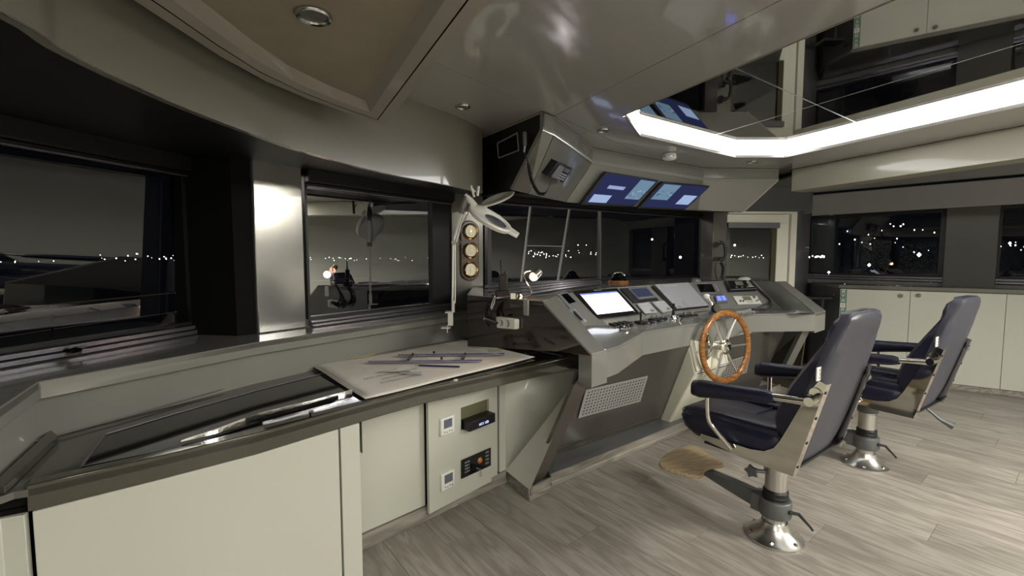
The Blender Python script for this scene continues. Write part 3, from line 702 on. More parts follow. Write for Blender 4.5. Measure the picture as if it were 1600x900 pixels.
# skirting along the recess, then out to the console corner
K = [H(556, 861, 0), H(790, 752, 0), H(828, 784, 0), H(862, 766, 0)]
K2 = [H(556, 861, 0), H(790, 752, 0)]
sk = sthing('baseboard_port', (K[1].x, K[1].y, 0))
def skirt(name, P, h, d, parent):
    q_ = offs(P, -0.001); o_ = offs(P, d)
    return part(name, loft([[xyz(a, 0.0005), xyz(a, h * 0.35), xyz(a.lerp(b, 0.35), h * 0.42), xyz(a.lerp(b, 0.35), h), xyz(b, h), xyz(b, 0.0005)] for a, b in zip(P, o_)]), skirt_m, parent, bevel=0.002)
skirt('skirting_board', [R0 + rn * 0.018, R1 + rn * 0.018], 0.07, 0.028, sk)
# cream side cheek between cabinets and console leg
a_ = xyz(K[1], 0.07); b_ = H(828, 766, 0.075); c_ = D(899, 603, 2.47); c2_ = D(914, 596, 2.50); e_ = D(913, 579, 2.93); d_ = xyz(K[1], 0.73)
cheek = part('side_panel', join(([a_, b_, c_, e_, d_], [(0, 1, 2), (0, 2, 3), (0, 3, 4)])), cream, td, label='cream side cheek between the cabinet door and the slanted console leg', sharp=179)
skirt('skirting_board', [K[1], K[2]], 0.075, 0.02, sk)
skirt('skirting_board', [K[2], K[3]], 0.075, 0.02, sk)

# ------------------------------------------------ things on the chart table
ZP = ZT + 0.004
cq = [H(483, 570, ZP), H(720, 530, ZP), H(836, 558, ZP), H(571, 624.5, ZP)]
ch = thing('nautical_chart', 'large paper nautical chart spread over the black table top', 'chart', (cq[0] + cq[2]) / 2)
rows = []
for j in range(13):
    v = j / 12; row = []
    for i in range(17):
        u = i / 16; p = bil([cq[0], cq[1], cq[2], cq[3]], u, v)
        p.z += 0.004 * max(0, (0.25 - u)) * 4 * (0.5 + 0.5 * sin(v * 7)) + 0.0015 * sin(u * 9 + v * 4)
        row.append(p)
    rows.append(row)
pg = part('paper_sheet', quadgrid(rows), paperm, ch, sharp=80)
s2 = pg.modifiers.new('s', 'SOLIDIFY'); s2.thickness = 0.0012
def cpt(u, v):
    p = bil(cq, u, v); p.z = ZP + 0.0068 + 0.004 * max(0, (0.25 - u)) * 4; return p
def cpoly(c, ru, rv, n=14, seed=0):
    rnd = random.Random(seed); return [cpt(c[0] + ru * cos(2 * pi * i / n) * rnd.uniform(.7, 1.1), c[1] + rv * sin(2 * pi * i / n) * rnd.uniform(.6, 1.1)) for i in range(n)]
def flat(P): return (list(P), [tuple(range(len(P)))])
part('printed_land', flat(cpoly((0.27, 0.05), 0.10, 0.045, seed=3)), landm, ch)
part('printed_land', flat(cpoly((0.93, 0.62), 0.045, 0.05, seed=5)), landm, ch)
for k in range(9):
    rnd = random.Random(k + 20); cu, cv = rnd.uniform(.25, .85), rnd.uniform(.2, .8); L_ = []
    for i in range(22):
        a = i / 21 * 4.6; rr0 = 0.06 + 0.05 * sin(a * 1.7 + k); L_.append(cpt(min(.97, max(.03, cu + rr0 * 1.6 * cos(a))), min(.97, max(.03, cv + rr0 * sin(a)))))
    part('contour_line', tube(L_, 0.00025, 4), seaink, ch)
def onsheet(u0, v0, u1, v1): return [cpt(u0, v0), cpt(u1, v0), cpt(u1, v1), cpt(u0, v1)]
# title block, read from the near left corner
for k, (u0, v0, u1, s) in enumerate((('.16', .56, .30, 'INTERNATIONAL CHART'), ('.08', .64, .38, 'EAST MEDITERRANEAN SEA'), ('.14', .72, .31, 'WESTERN PART'), ('.11', .79, .34, 'SOUNDINGS IN METRES'))):
    text(s, onsheet(float(u0) + .02, v0, u1, v0 + .035), ink, 'lettering', ch, lift=0.0003)
bl = [cpt(.015, .02), cpt(.985, .02), cpt(.985, .98), cpt(.015, .98), cpt(.015, .02)]
part('printed_border', tube(bl, 0.0007, 4), ink, ch)
# parallel ruler
zr = ZP + 0.012
pr = thing('parallel_ruler', 'violet acrylic parallel ruler with two hinged arms on the chart', 'ruler', H(690, 560, ZP))
def bar(p, q_, wd, h, mat, nm, z=zr, par=None):
    a, b = H(*p, z), H(*q_, z); d = (b - a); L = d.length; d.normalize(); n = Vector((-d.y, d.x, 0))
    return part(nm, prism([a - n * wd / 2, b - n * wd / 2, b + n * wd / 2, a + n * wd / 2], (0, 0, h)), mat, par, bevel=0.001)
bar((575, 566), (753, 564), 0.042, 0.004, purple, 'blade', par=pr); bar((622, 555.5), (788, 553.5), 0.042, 0.004, purple, 'blade', par=pr)
bar((637, 565), (646, 554.5), 0.022, 0.005, midgrey, 'hinge_arm', zr + 0.0045, pr); bar((722, 564), (727, 553.5), 0.022, 0.005, midgrey, 'hinge_arm', zr + 0.0045, pr)
for p in ((638, 564), (645, 555), (723, 563), (727, 554.5), (690, 561.5), (678, 552)):
    part('pivot', lathe(H(*p, zr + 0.004), (0, 0, 1), [(0.007, 0), (0.007, 0.01), (0.003, 0.014), (0, 0.014)], 10), black, pr)
pn = thing('pencil', 'dark blue pencil lying below the ruler on the chart', 'pencil', H(680, 572, ZP + 0.007))
pa_, pb_ = H(655, 571.0, ZP + 0.011), H(717, 573.0, ZP + 0.011); dv = (pb_ - pa_)
part('barrel', cyl(pa_, pb_, 0.0048, 8), MT('navy_paint', (0.012, 0.014, 0.06), 0.3), pn)
part('tip', cyl(pa_ - dv * 0.13, pa_, 0.0008, 8, 0.0048), oak, pn); part('end_cap', cyl(pb_, pb_ + dv * 0.015, 0.005, 8), black, pn)
dv_ = thing('dividers', 'steel and white navigation dividers lying closed on the chart', 'dividers', H(620, 583, ZP + 0.007))
part('steel_legs', tube([H(590, 582, ZP + 0.009), H(626, 581.5, ZP + 0.010), H(640, 582, ZP + 0.011)], 0.003, 8, [0.001, 0.005, 0.007]), midgrey, dv_)
part('handle', tube([H(625, 582, ZP + 0.0125), H(648, 583.5, ZP + 0.0125), H(659, 583.5, ZP + 0.0125)], 0.006, 8, [0.004, 0.0075, 0.009]), ltgrey, dv_)
# polished steel strips leaning on the near edge of the table (curved bright pieces)
st = thing('steel_straightedge', 'curved polished steel strip lying on the black glass left of the chart', 'straightedge', H(450, 640, ZT))
sp = [H(x, y, ZT + 0.006) for x, y in ((282, 691), (330, 676), (400, 656), (480, 634), (545, 612))]
spn = [H(x, y, ZT + 0.006) for x, y in ((292, 695), (350, 678), (420, 655), (490, 633), (545, 612))]
sps = smoothpts([H(x, y, ZT + 0.001) for x, y in ((282, 691), (340, 678), (400, 662), (480, 641), (548, 622))], 4)
part('strip', loft([[p, p + Vector((.004, .010, 0)), p + Vector((.004, .012, .006 + .030 * min(1, i / 8))), p + Vector((0, .002, .006 + .030 * min(1, i / 8)))] for i, p in enumerate(sps)]), MT('brushed_strip', (0.62, 0.62, 0.63), 0.12, metal=1, bump=0.5, bscale=30), st, bevel=0.001)
solo('wedge_box', join(prism([H(412, 671, ZT), H(484, 652, ZT), H(488, 644, ZT), H(430, 660, ZT)], (0, 0, 0.016)), prism([H(486, 652, ZT), H(566, 632, ZT), H(548, 628, ZT), H(484, 645, ZT)], (0, 0, 0.016))), MT('dark_steel_box', (.05, .05, .055), .12, metal=.5, coat=.5), 'low dark wedge-shaped box lying between the chart and the steel strip', 'box', bevel=0.002)

# ================================================================== HELM CONSOLE
ZH, ZCR, ZLP, ZF = 1.14, 0.92, 0.88, 0.72
stn = [((868, 463), (912, 509), (946, 547)), ((895, 456.5), (950, 508), (966, 541)), ((960, 449), (1005, 499), (1005, 519)), ((1020, 445), (1052, 491), (1066, 509)),
       ((1090, 441), (1110, 484), (1135, 500)), ((1140, 438), (1162, 480), (1165, 491)), ((1177, 438), (1222, 483), (1226, 490.5)), ((1214, 440), (1268, 487), (1274, 490))]
T = [H(*s[0], ZH) for s in stn]; C = [H(*s[1], ZCR if i else 0.945) for i, s in enumerate(stn)]; L = [H(*s[2], ZLP) for s in stn]
PPa, PPb, PPc = T[1].copy(), T[4].copy(), C[2].copy()
for i in (1, 2, 3, 4):
    T[i] = PL(*stn[i][0], PPa, PPb, PPc); C[i] = PL(*stn[i][1], PPa, PPb, PPc)
QQa, QQb, QQc = T[4].copy(), T[6].copy(), C[4].copy()
C[5] = PL(*stn[5][1], QQa, QQb, QQc); C[6] = PL(*stn[6][1], QQa, QQb, QQc); T[5] = PL(*stn[5][0], QQa, QQb, QQc)
L0 = H(925, 553, ZLP); T0 = H(848, 470.5, ZH)
con = thing('helm_console', 'wide grey lacquered helm console with slanted instrument desk', 'console', (L[3].x, L[3].y, 0))
def mid(i, f, g, t): return f[i].lerp(g[i], t)
part('instrument_panel', quadgrid([[p + Vector((0, 0, 0)) for p in T], C]), grey, con, sharp=12)
part('desk', quadgrid([C, L]), grey, con, sharp=60)
Ld = [p + Vector((0, 0, -0.012)) for p in offs(L, -0.008)]
part('nose_trim', tube([p + Vector((0, 0, -0.004)) for p in L], 0.008, 8), grey, con)
Lb = [Vector((p.x, p.y, ZF)) for p in L]
part('front_fascia', loft([[a, b, c, d] for a, b, c, d in zip(L, Lb, [xyz(p, ZF) for p in offs(L, 0.02)], [xyz(p, ZLP - 0.004) for p in offs(L, 0.02)])]), grey, con, sharp=20)
# port border strip
stp = [T0, T[0] + Vector((0, 0, 0.003)), L[0] + Vector((0, 0, 0.003)), L0]
part('border_strip', prism(stp, (0, 0, -0.02)), grey, con, bevel=0.003)
pn_ = Vector((L0.x, L0.y, 0)); dside = Vector((T0.x - L0.x, T0.y - L0.y, 0)).normalized()
Yb = pn_ + dside * 0.98
part('corner_post', slab([(L0.x, L0.y), (L[0].x + .012, L[0].y), (L[0].x - .08, L[0].y + .12), (L0.x - .06, L0.y + .08)], 0.695, ZLP + 0.004), grey, con, bevel=0.003)
sidep = [L0.copy(), L0 + Vector((0, 0, -0.01)), T0 + Vector((0, 0, -0.004)), Vector((Yb.x, Yb.y, ZH - 0.004)), Vector((Yb.x, Yb.y, 0.79))]
sidep[0] = VP(872, 549, pn_, Yb)
part('side_cheek', prism(sidep, Vector((0.8, 0.6, 0)) * 0.012), brown, con)
# top shelf up to the windows
TB = [FA + Vector((0.03, -0.01, 0)), FB + Vector((-0.02, -0.02, 0)), D(1136, 400, 5.44), D(1205, 400, 5.30)]
shelf = [T0] + T[:] + [xyz(p, ZH) for p in TB[::-1]] + [Vector((-0.33, 3.80, ZH)), Vector((Yb.x, Yb.y, ZH))]
part('top_shelf', prism(shelf, (0, 0, -0.025)), grey, con)
# starboard border strip and end
R_in = [T[-1], L[-1]]; Ro_t = H(1228, 440, ZH); Ro_l = H(1290, 486, ZLP)
part('border_strip', prism([T[-1] + Vector((0, 0, 0.004)), Ro_t + Vector((0, 0, 0.004)), Ro_l + Vector((0, 0, 0.004)), L[-1] + Vector((0, 0, 0.004))], (0, 0, -0.03)), grey, con, bevel=0.003)
part('end_post', slab([(L[-1].x, L[-1].y), (Ro_l.x, Ro_l.y), (Ro_l.x - .02, Ro_l.y + .2), (L[-1].x - .02, L[-1].y + .2)], 0.70, ZLP + 0.0), grey, con, bevel=0.003)
part('end_cheek', prism([Ro_l + Vector((0, 0, -0.01)), Ro_t + Vector((0, 0, -0.02)), xyz(Ro_t + Vector((0, 0.6, 0)), ZH - .02), xyz(Ro_t + Vector((0, 0.6, 0)), 0.0), xyz(Ro_l + Vector((0, 0.35, 0)), 0.0), xyz(Ro_l + Vector((0, 0.25, 0)), 0.7)], (-0.012, 0, 0)), dark, con)
# underside, kick panel, step
B0_, B1_ = H(862, 762, 0), H(1056, 681, 0)
bdir = (B1_ - B0_).normalized(); bnn = Vector((bdir.y, -bdir.x, 0))
FWDN = Vector((0.6, -0.8, 0))
Kb0, Kb1 = H(868, 711, 0.075), H(1022, 659, 0.075)
kd = (Kb1 - Kb0).normalized()
Ke = Kb0 + kd * 2.75
lean = Vector((bnn.x, bnn.y, 0)) * 0.235
kick = [Kb0 - kd * 0.03, Ke, Ke + lean + Vector((0, 0, 0.645)), Kb0 - kd * 0.03 + lean + Vector((0, 0, 0.645))]
kickm = MT('dark_kick_panel', (0.075, 0.068, 0.06), 0.22, coat=0.3)
part('kick_panel', prism(kick, -Vector((bnn.x, bnn.y, 0)) * 0.02), kickm, con)
part('kick_rail', tube([Kb0 + Vector((0, 0, 0.05)) + lean * 0.1, Kb1 + kd * 0 + Vector((0, 0, 0.05)) + lean * 0.1], 0.007, 6), dark, con)
und = [xyz(p, ZF) for p in offs(L, 0.01)]
part('underside', prism(und + [Kb0 + kd * 2.75 + Vector((0, 0, 0.645)), Kb0 + Vector((0, 0, 0.645)) - kd * 0.1], (0, 0, 0.008)), dark, con)
Be = B0_ + bdir * 3.2
stepm = MT('slate_gloss_step', (0.115, 0.12, 0.125), 0.07, coat=0.5)
part('toe_step', prism([xyz(B0_ - bnn * 0.012, 0.0745), xyz(Be - bnn * 0.012, 0.0745), xyz(Ke, 0.0745) + kd * 0.1, xyz(Kb0 - kd * 0.12, 0.0745)], (0, 0, -0.02)), stepm, con)
skirt('step_skirting', [B0_ + bnn * 0.0, Be], 0.077, 0.02, con)
# slanted leg at the port end
lg = [D(828, 762, 2.60), D(853, 743, 2.66), D(916, 607, 2.42), D(898, 601, 2.36)]
part('slanted_leg', prism(lg, Vector((-0.5, 0.8, 0)) * 0.03), MT('dark_taupe_leg', (0.085, 0.075, 0.065), 0.25, coat=0.3), con, bevel=0.002)
part('slanted_leg', prism([D(1266, 516, 4.15), D(1256, 514, 4.12), D(1218, 590, 4.5), D(1229, 590, 4.52)], (0.0, 0.06, 0)), grey, con, bevel=0.002)
# perforated grilles on the kick panel
def grille(qp, label, nu, nv):
    q_ = [PL(x, y, kick[0], kick[1], kick[2], 0.006) for x, y in qp]
    g_ = part('grille', plate(q_, 0.004), MT('perforated_plate', (0.42, 0.41, 0.40), 0.4, metal=0.3), con, label=label)
    holes = []
    for i in range(nu):
        for j in range(nv):
            if (i + j) % 2 == 0: w0, h0 = 0.62, 0.30
            else: w0, h0 = 0.30, 0.62
            u = .03 + (i + .5) * .94 / nu; v = .05 + (j + .5) * .9 / nv
            s_ = [p + camnormal(q_) * 0.0042 for p in sub(q_, u - w0 * .47 / nu, v - h0 * .45 / nv, u + w0 * .47 / nu, v + h0 * .45 / nv)]
            holes.append((s_, [(0, 1, 2, 3)]))
    part('perforations', join(*holes), blackmatte, g_, kind='stuff')
grille(((915, 609), (1012, 587), (1000, 627), (903, 653)), 'perforated light metal ventilation grille left of the steering pedestal', 20, 8)
grille(((1112, 572), (1172, 553), (1166, 582), (1106, 601)), 'perforated metal ventilation grille seen through the steering wheel', 14, 7)

# ------------------------------------------------ instruments, set into the panel
def strip_plane(i): return (T[0], C[0], T[1]) if i == 0 else ((PPa, PPb, PPc) if i <= 3 else (QQa, QQb, QQc))
def ip(px, py, i, off=0.0): return PL(px, py, *strip_plane(i), off)
def ipq(pts, i, off=0.004): return [ip(x, y, i, off) for x, y in pts]
GI = 'instruments set into the slanted console panel'
def unit(name, label, cat, qp, i, th, mat, bev=0.003):
    q_ = ipq(qp, i, 0.006); t = thing(name, label, cat, sum(q_, Vector()) / 4)
    part('housing', plate(q_, th), mat, t, bevel=bev); return t, q_, camnormal(q_)
t, q_, n_ = unit('display', 'small dark framed display at the port end of the console panel', 'display', ((870, 460), (885, 457), (907, 478), (890, 483)), 0, 0.008, midgrey)
part('screen', plate([p + n_ * 0.0085 for p in sub(q_, .2, .1, .85, .8)], 0.001), blackgloss, t)
t, q_, n_ = unit('instrument_cover', 'narrow light grey cover below the small port display', 'cover', ((894, 484), (907, 481), (924, 500), (914, 505)), 0, 0.012, ltgrey, 0.006)
part('thumb_catch', plate([p + n_ * 0.0125 for p in sub(q_, -.2, .15, .08, .8)], 0.006), midgrey, t)
t, q_, n_ = unit('chart_plotter', 'large black chart plotter with a glowing white screen', 'chart plotter', ((895, 456), (963, 451.5), (999.5, 491.5), (931, 500)), 1, 0.010, blackgloss)
sq = [p + n_ * 0.0103 for p in ipq(((905, 461), (962, 456.5), (989, 486.5), (932, 493)), 1, 0.006)]
part('screen', plate(sq, 0.0008), screenw, t)
part('screen_header', plate([p + n_ * 0.001 for p in sub(sq, 0, 0, 1, .07)], 0.0004), emis('header_blue', (0.10, 0.13, 0.42), 1.4), t)
text('Raymarine', [p + n_ * 0.0103 for p in sub(q_, .43, .02, .60, .06)], white, 'lettering', t)
part('round_button', lathe(bil(q_, .90, .90) + n_ * 0.0102, n_, [(0.008, 0), (0.008, 0.002), (0, 0.002)], 12), midgrey, t)
t, q_, n_ = unit('display', 'black square display with a dim screen right of the chart plotter', 'display', ((967.5, 451.5), (1009.5, 449), (1029, 469.5), (990, 474)), 2, 0.008, black)
part('bezel', plate([p + n_ * 0.0085 for p in sub(q_, .26, .06, .96, .84)], 0.003), midgrey, t)
part('screen', plate([p + n_ * 0.0120 for p in sub(q_, .30, .12, .92, .70)], 0.0005), screen2, t)
for u, v in ((.05, .05), (.95, .05), (.05, .95), (.95, .95)): part('screw', lathe(bil(q_, u, v) + n_ * 0.008, n_, [(0.003, 0), (0.003, 0.002), (0, 0.002)], 8), brass, t)
for qp, lab in ((((993, 476), (1012.5, 473), (1026, 490), (1008, 492)), 'light grey instrument cover below the square display, the left one'), (((1017, 473), (1036.5, 471), (1050, 486.5), (1034.5, 490)), 'light grey instrument cover below the square display, the right one')):
    t, q_, n_ = unit('instrument_cover', lab, 'cover', qp, 2, 0.016, ltgrey, 0.010)
    text('Raymarine', [p + n_ * 0.0165 for p in sub(q_, .2, .12, .75, .24)], white, 'lettering', t)
    part('thumb_catch', plate([p + n_ * 0.0162 for p in sub(q_, .55, .72, .8, .9)], 0.003), midgrey, t)
t, q_, n_ = unit('covered_plotter', 'large plotter under a plain light grey snap-on cover', 'chart plotter', ((1017, 448), (1074, 443.5), (1107, 480), (1054, 486)), 3, 0.008, black)
cqd = [p + n_ * 0.0083 for p in ipq(((1021, 446.5), (1073.5, 443.3), (1105, 479), (1056.5, 484))  , 3, 0.006)]
part('snap_cover', plate(cqd, 0.010), MT('pale_grey_cover', (0.36, 0.37, 0.40), 0.45), t, bevel=0.003)
text('Raymarine', [p + n_ * 0.0105 for p in sub(cqd, .20, .06, .58, .15)], white, 'lettering', t)
part('thumb_catch', plate([p + n_ * 0.0105 for p in sub(cqd, .05, .93, .14, .97)], 0.002), midgrey, t)
t, q_, n_ = unit('display', 'small black wide display right of the covered plotter', 'display', ((1082, 444.3), (1120.5, 443.5), (1130, 460.5), (1090, 461.5)), 4, 0.012, midgrey)
part('screen', plate([p + n_ * 0.0125 for p in sub(q_, .12, .10, .72, .82)], 0.001), blackgloss, t)
for k in range(5): part('button', plate([p + n_ * 0.0125 for p in sub(q_, .82, .12 + k * .14, .88, .20 + k * .14)], 0.001), ltgrey, t)
# radio with keypad
t, q_, n_ = unit('radio_telephone', 'black radio telephone with lit display and white keypad', 'radio', ((1131, 441), (1172.5, 440.3), (1181, 455.3), (1138, 457)), 5, 0.030, black, 0.006)
part('lcd', plate([p + n_ * 0.0305 for p in sub(q_, .30, .15, .58, .55)], 0.001), lcd, t)
for k in range(12): part('key', plate([p + n_ * 0.0305 for p in sub(q_, .74 + (k % 3) * .075, .12 + (k // 3) * .17, .80 + (k % 3) * .075, .24 + (k // 3) * .17)], 0.002), white, t)
for k in range(3): part('knob', lathe(bil(q_, .26 + k * .2, .78) + n_ * 0.0302, n_, [(0.011, 0), (0.010, 0.012), (0, 0.012)], 12), midgrey, t)
part('rim', tube([p + n_ * 0.030 for p in sub(q_, .03, .04, .97, .95)] + [(q_[0] + n_ * 0.03).lerp(q_[2] + n_ * .03, .04)], 0.002, 6), ltgrey, t)
t, q_, n_ = unit('anchor_controller', 'white control panel with grey display and round knobs', 'control panel', ((1144.5, 463.5), (1182, 463), (1190, 475.4), (1153, 476.2)), 5, 0.008, white)
part('lcd', plate([p + n_ * 0.0085 for p in sub(q_, .34, .08, .68, .55)], 0.001), lcd, t)
for u, v, r_ in ((.82, .22, .014), (.14, .68, .010), (.26, .68, .010), (.83, .70, .007), (.94, .55, .007)): part('knob', lathe(bil(q_, u, v) + n_ * 0.008, n_, [(r_, 0), (r_ * .85, 0.014), (0, 0.014)], 14), midgrey, t)
for k in range(4): part('button', lathe(bil(q_, .38 + k * .08, .68) + n_ * 0.008, n_, [(0.005, 0), (0.005, 0.003), (0, 0.003)], 8), midgrey, t)
text('ANCHOR', [p + n_ * 0.0085 for p in sub(q_, .40, .80, .66, .90)], ink, 'lettering', t)
# white dome puck on the shelf
pk = H(1163, 438.5, ZH)
t = thing('gps_puck', 'flat white round antenna puck on the console top before the door', 'antenna', pk)
part('dome', lathe(pk, (0, 0, 1), [(0.055, 0), (0.060, 0.012), (0.054, 0.028), (0.03, 0.038), (0, 0.040)], 22), MT('pale_plastic', (0.62, 0.66, 0.64), 0.4), t)
# thruster joystick head and blue twin display
def dk(px, py, z=None):      # point on the desk surface
    best = None
    for i in range(len(C) - 1):
        for tri in ((C[i], L[i], C[i + 1]), (L[i], L[i + 1], C[i + 1])):
            p = PL(px, py, *tri)
            a, b, c = [Vector((v.x, v.y)) for v in tri]; pp_ = Vector((p.x, p.y))
            d1 = (b - a).cross(pp_ - a); d2 = (c - b).cross(pp_ - b); d3 = (a - c).cross(pp_ - c)
            if (d1 >= -1e-3 and d2 >= -1e-3 and d3 >= -1e-3) or (d1 <= 1e-3 and d2 <= 1e-3 and d3 <= 1e-3): return p
            if best is None or p.y < best.y and False: best = p
    for i in range(len(C) - 1):
        p = ip(px, py, i)
        if T[i].x - .3 < p.x < T[i + 1].x + .3: best = p
    return best
t, q_, n_ = unit('engine_display', 'small twin screen lit blue above the steering wheel', 'display', ((1116, 464), (1131, 462.5), (1137, 473), (1119, 474.5)), 4, 0.016, midgrey, 0.004)
for u0, u1 in ((.12, .48), (.58, .92)): part('screen', plate([p + n_ * 0.0165 for p in sub(q_, u0, .12, u1, .8)], 0.001), emis('blue_screen' + str(u0), (0.10, 0.14, 0.75), 1.6), t)
pth = ip(1112, 486, 4) 
dkp = H(1115, 492, 0.915)
t = thing('throttle_lever', 'silver engine throttle with black round grip above the wheel', 'lever', dkp)
part('base', lathe(dkp, (0, 0, 1), [(0.040, 0), (0.040, 0.02), (0.026, 0.034), (0, 0.036)], 18), midgrey, t)
part('column', tube([dkp + Vector((0, 0, 0.03)), dkp + Vector((-0.01, 0.02, 0.09)), dkp + Vector((-0.035, 0.05, 0.145))], 0.016, 12), steel, t)
hd = dkp + Vector((0, -0.028, 0.055))
part('grip_ring', lathe(hd, (0.35, -0.9, 0.25), [(0.022, -0.01), (0.036, -0.01), (0.040, 0.006), (0.036, 0.02), (0.025, 0.022), (0.022, 0.01), (0.0, 0.008)], 20), black, t)
part('grip_trim', lathe(hd + Vector((0.35, -0.9, 0.25)).normalized() * 0.02, (0.35, -0.9, 0.25), [(0.024, 0), (0.034, 0), (0.034, 0.003), (0.024, 0.003)], 20), steel, t)
part('top_cap', lathe(dkp + Vector((-0.04, 0.05, 0.14)), (-.2, -.3, 1), [(0.022, 0), (0.024, 0.02), (0.012, 0.03), (0, 0.03)], 14), lampwhite, t)
# desk controls: rows of levers, keypads, joysticks
def deskbox(px, py, w0, d0_, h, mat, nm, par, ang=0.62):
    c = dk(px, py); a = Vector((cos(ang), sin(ang), 0)); b = Vector((-sin(ang), cos(ang), 0))
    return part(nm, box(c + Vector((0, 0, h / 2)), (w0, d0_, h), [a, b, Vector((0, 0, 1))]), mat, par, bevel=0.002)
def tth(name, label, cat, px, py, g=None): return thing(name, label, cat, dk(px, py), group=g)
t = tth('switch_bank', 'bank of four black rocker switches in front of the chart plotter', 'switches', 968, 508)
for k in range(4): deskbox(956 + k * 7.5, 508 - k * 1.2, 0.026, 0.075, 0.012, black, 'rocker_switch', t); 
t = tth('joystick', 'small black joystick beside the rocker switches', 'joystick', 1001, 504)
deskbox(1001, 505, 0.07, 0.06, 0.014, black, 'base', t); c = dk(1001, 505); part('stick', tube([c + Vector((0, 0, .012)), c + Vector((0, 0, .045)), c + Vector((0, 0, .085))], .006, 8, [.006, .008, .010]), black, t)
t = tth('joystick', 'low chrome thumb joystick with dark knobs on the console nose', 'joystick', 980, 512)
c = dk(979, 513); part('base', lathe(c, (0, 0, 1), [(0.028, 0), (0.028, 0.012), (0.012, 0.016), (0, 0.016)], 14), steel, t); part('stick', cyl(c + Vector((0, 0, .014)), c + Vector((0.004, 0, .045)), .006, 8, .009), black, t)
for dx_ in (-8, 8):
    c = dk(979 + dx_, 511 - dx_ * .15); part('knob', lathe(c, (0, 0, 1), [(0.014, 0), (0.012, 0.018), (0, 0.018)], 12), black, t)
t = tth('keypad', 'long black keypad strip of small grey keys on the desk', 'control panel', 1018, 506)
for k in range(6): deskbox(1004 + k * 5.6, 506.5 - k * .9, 0.018, 0.05, 0.012, midgrey if k % 2 else black, 'key', t)
t = tth('control_box', 'flat black control box with two knobs below the grey covers', 'control panel', 1028, 500)
deskbox(1028, 501, 0.17, 0.05, 0.02, black, 'housing', t)
for k in range(3):
    c = dk(1019 + k * 8, 500) + Vector((0, 0, .02)); part('knob', lathe(c, (0, 0, 1), [(0.012, 0), (0.010, 0.016), (0, 0.016)], 10), midgrey, t)
t = tth('joystick', 'tall black joystick lever with chrome collar at the covered plotter corner', 'joystick', 1052, 498)
c = dk(1052, 498); part('base', lathe(c, (0, 0, 1), [(0.035, 0), (0.033, 0.01), (0.018, 0.03), (0, 0.03)], 16), steel, t); part('stick', tube([c + Vector((0, 0, .02)), c + Vector((0, 0, .07)), c + Vector((0, 0, .12))], .008, 8, [.016, .009, .011]), black, t)
t = tth('wiper_control', 'black wiper control box with chrome knob left of the throttle', 'control panel', 1078, 494)
deskbox(1076, 495, 0.20, 0.045, 0.018, black, 'housing', t)
for k in range(2):
    c = dk(1070 + k * 12, 494) + Vector((0, 0, .018)); part('knob', lathe(c, (0, 0, 1), [(0.014, 0), (0.012, 0.02), (0, 0.02)], 12), steel if k else midgrey, t)
t = tth('toggle_switch', 'small chrome toggle switch on the desk left of the throttle', 'switch', 1062, 503)
c = dk(1063, 504); part('collar', lathe(c, (0, 0, 1), [(0.016, 0), (0.014, 0.01), (0, 0.01)], 12), steel, t); part('lever', cyl(c + Vector((0, 0, .008)), c + Vector((0.01, 0, .035)), .004, 8, .006), black, t)
# magnetic compass on wooden ring
cc = H(966, 441.5, ZH)
t = thing('compass', 'domed magnetic compass on a round wooden base on the console top', 'compass', cc)
part('wooden_base', lathe(cc, (0, 0, 1), [(0.10, 0), (0.105, 0.012), (0.095, 0.022), (0, 0.022)], 28), wheelwood, t)
part('bowl', lathe(cc + Vector((0, 0, .022)), (0, 0, 1), [(0.085, 0), (0.075, 0.014), (0.06, 0.03), (0.055, 0.035), (0.045, 0.058), (0.025, 0.072), (0, 0.076)], 24), blackgloss, t)
part('bracket', tube([cc + Vector((-0.075, 0, .03)), cc + Vector((-0.06, 0, .07)), cc + Vector((-.02, 0, .1)), cc + Vector((.03, 0, .1)), cc + Vector((.06, 0, .07))], .004, 8), steel, t)
cc2 = H(1087, 439, ZH)
t = thing('mouse', 'small grey trackball device beside the window sill on the console top', 'mouse', cc2)
part('body', lathe(cc2, (0, 0, 1), [(0.05, 0), (0.048, 0.015), (0.02, 0.03), (0, 0.032)], 16), midgrey, t)
part('cable', tube(smoothpts([cc2 + Vector((0.05, 0, .01)), cc2 + Vector((.2, -.03, .006)), cc2 + Vector((.42, -.1, .006)), cc2 + Vector((.6, -.12, .008))], 5), .003, 6), black, t)
# black flexible chart light lying on starboard panel
gl = [ip(x, y, 6, 0.014) for x, y in ((1163, 441),)]
P_ = [H(1172, 438.5, ZH + 0.012)] + [ip(x, y, 6, 0.02) for x, y in ((1183, 450), (1196, 462), (1204, 471))] + [H(1205, 480, 0.955), H(1198, 483, 0.95), H(1185, 483.5, 0.945), H(1175, 483.5, 0.945)]
solo('flexible_light', tube(smoothpts(P_, 5), 0.011, 8), MT('blue_black_rubber', (0.02, 0.022, 0.035), 0.35), 'dark flexible gooseneck lying bent on the starboard end of the console', 'lamp')
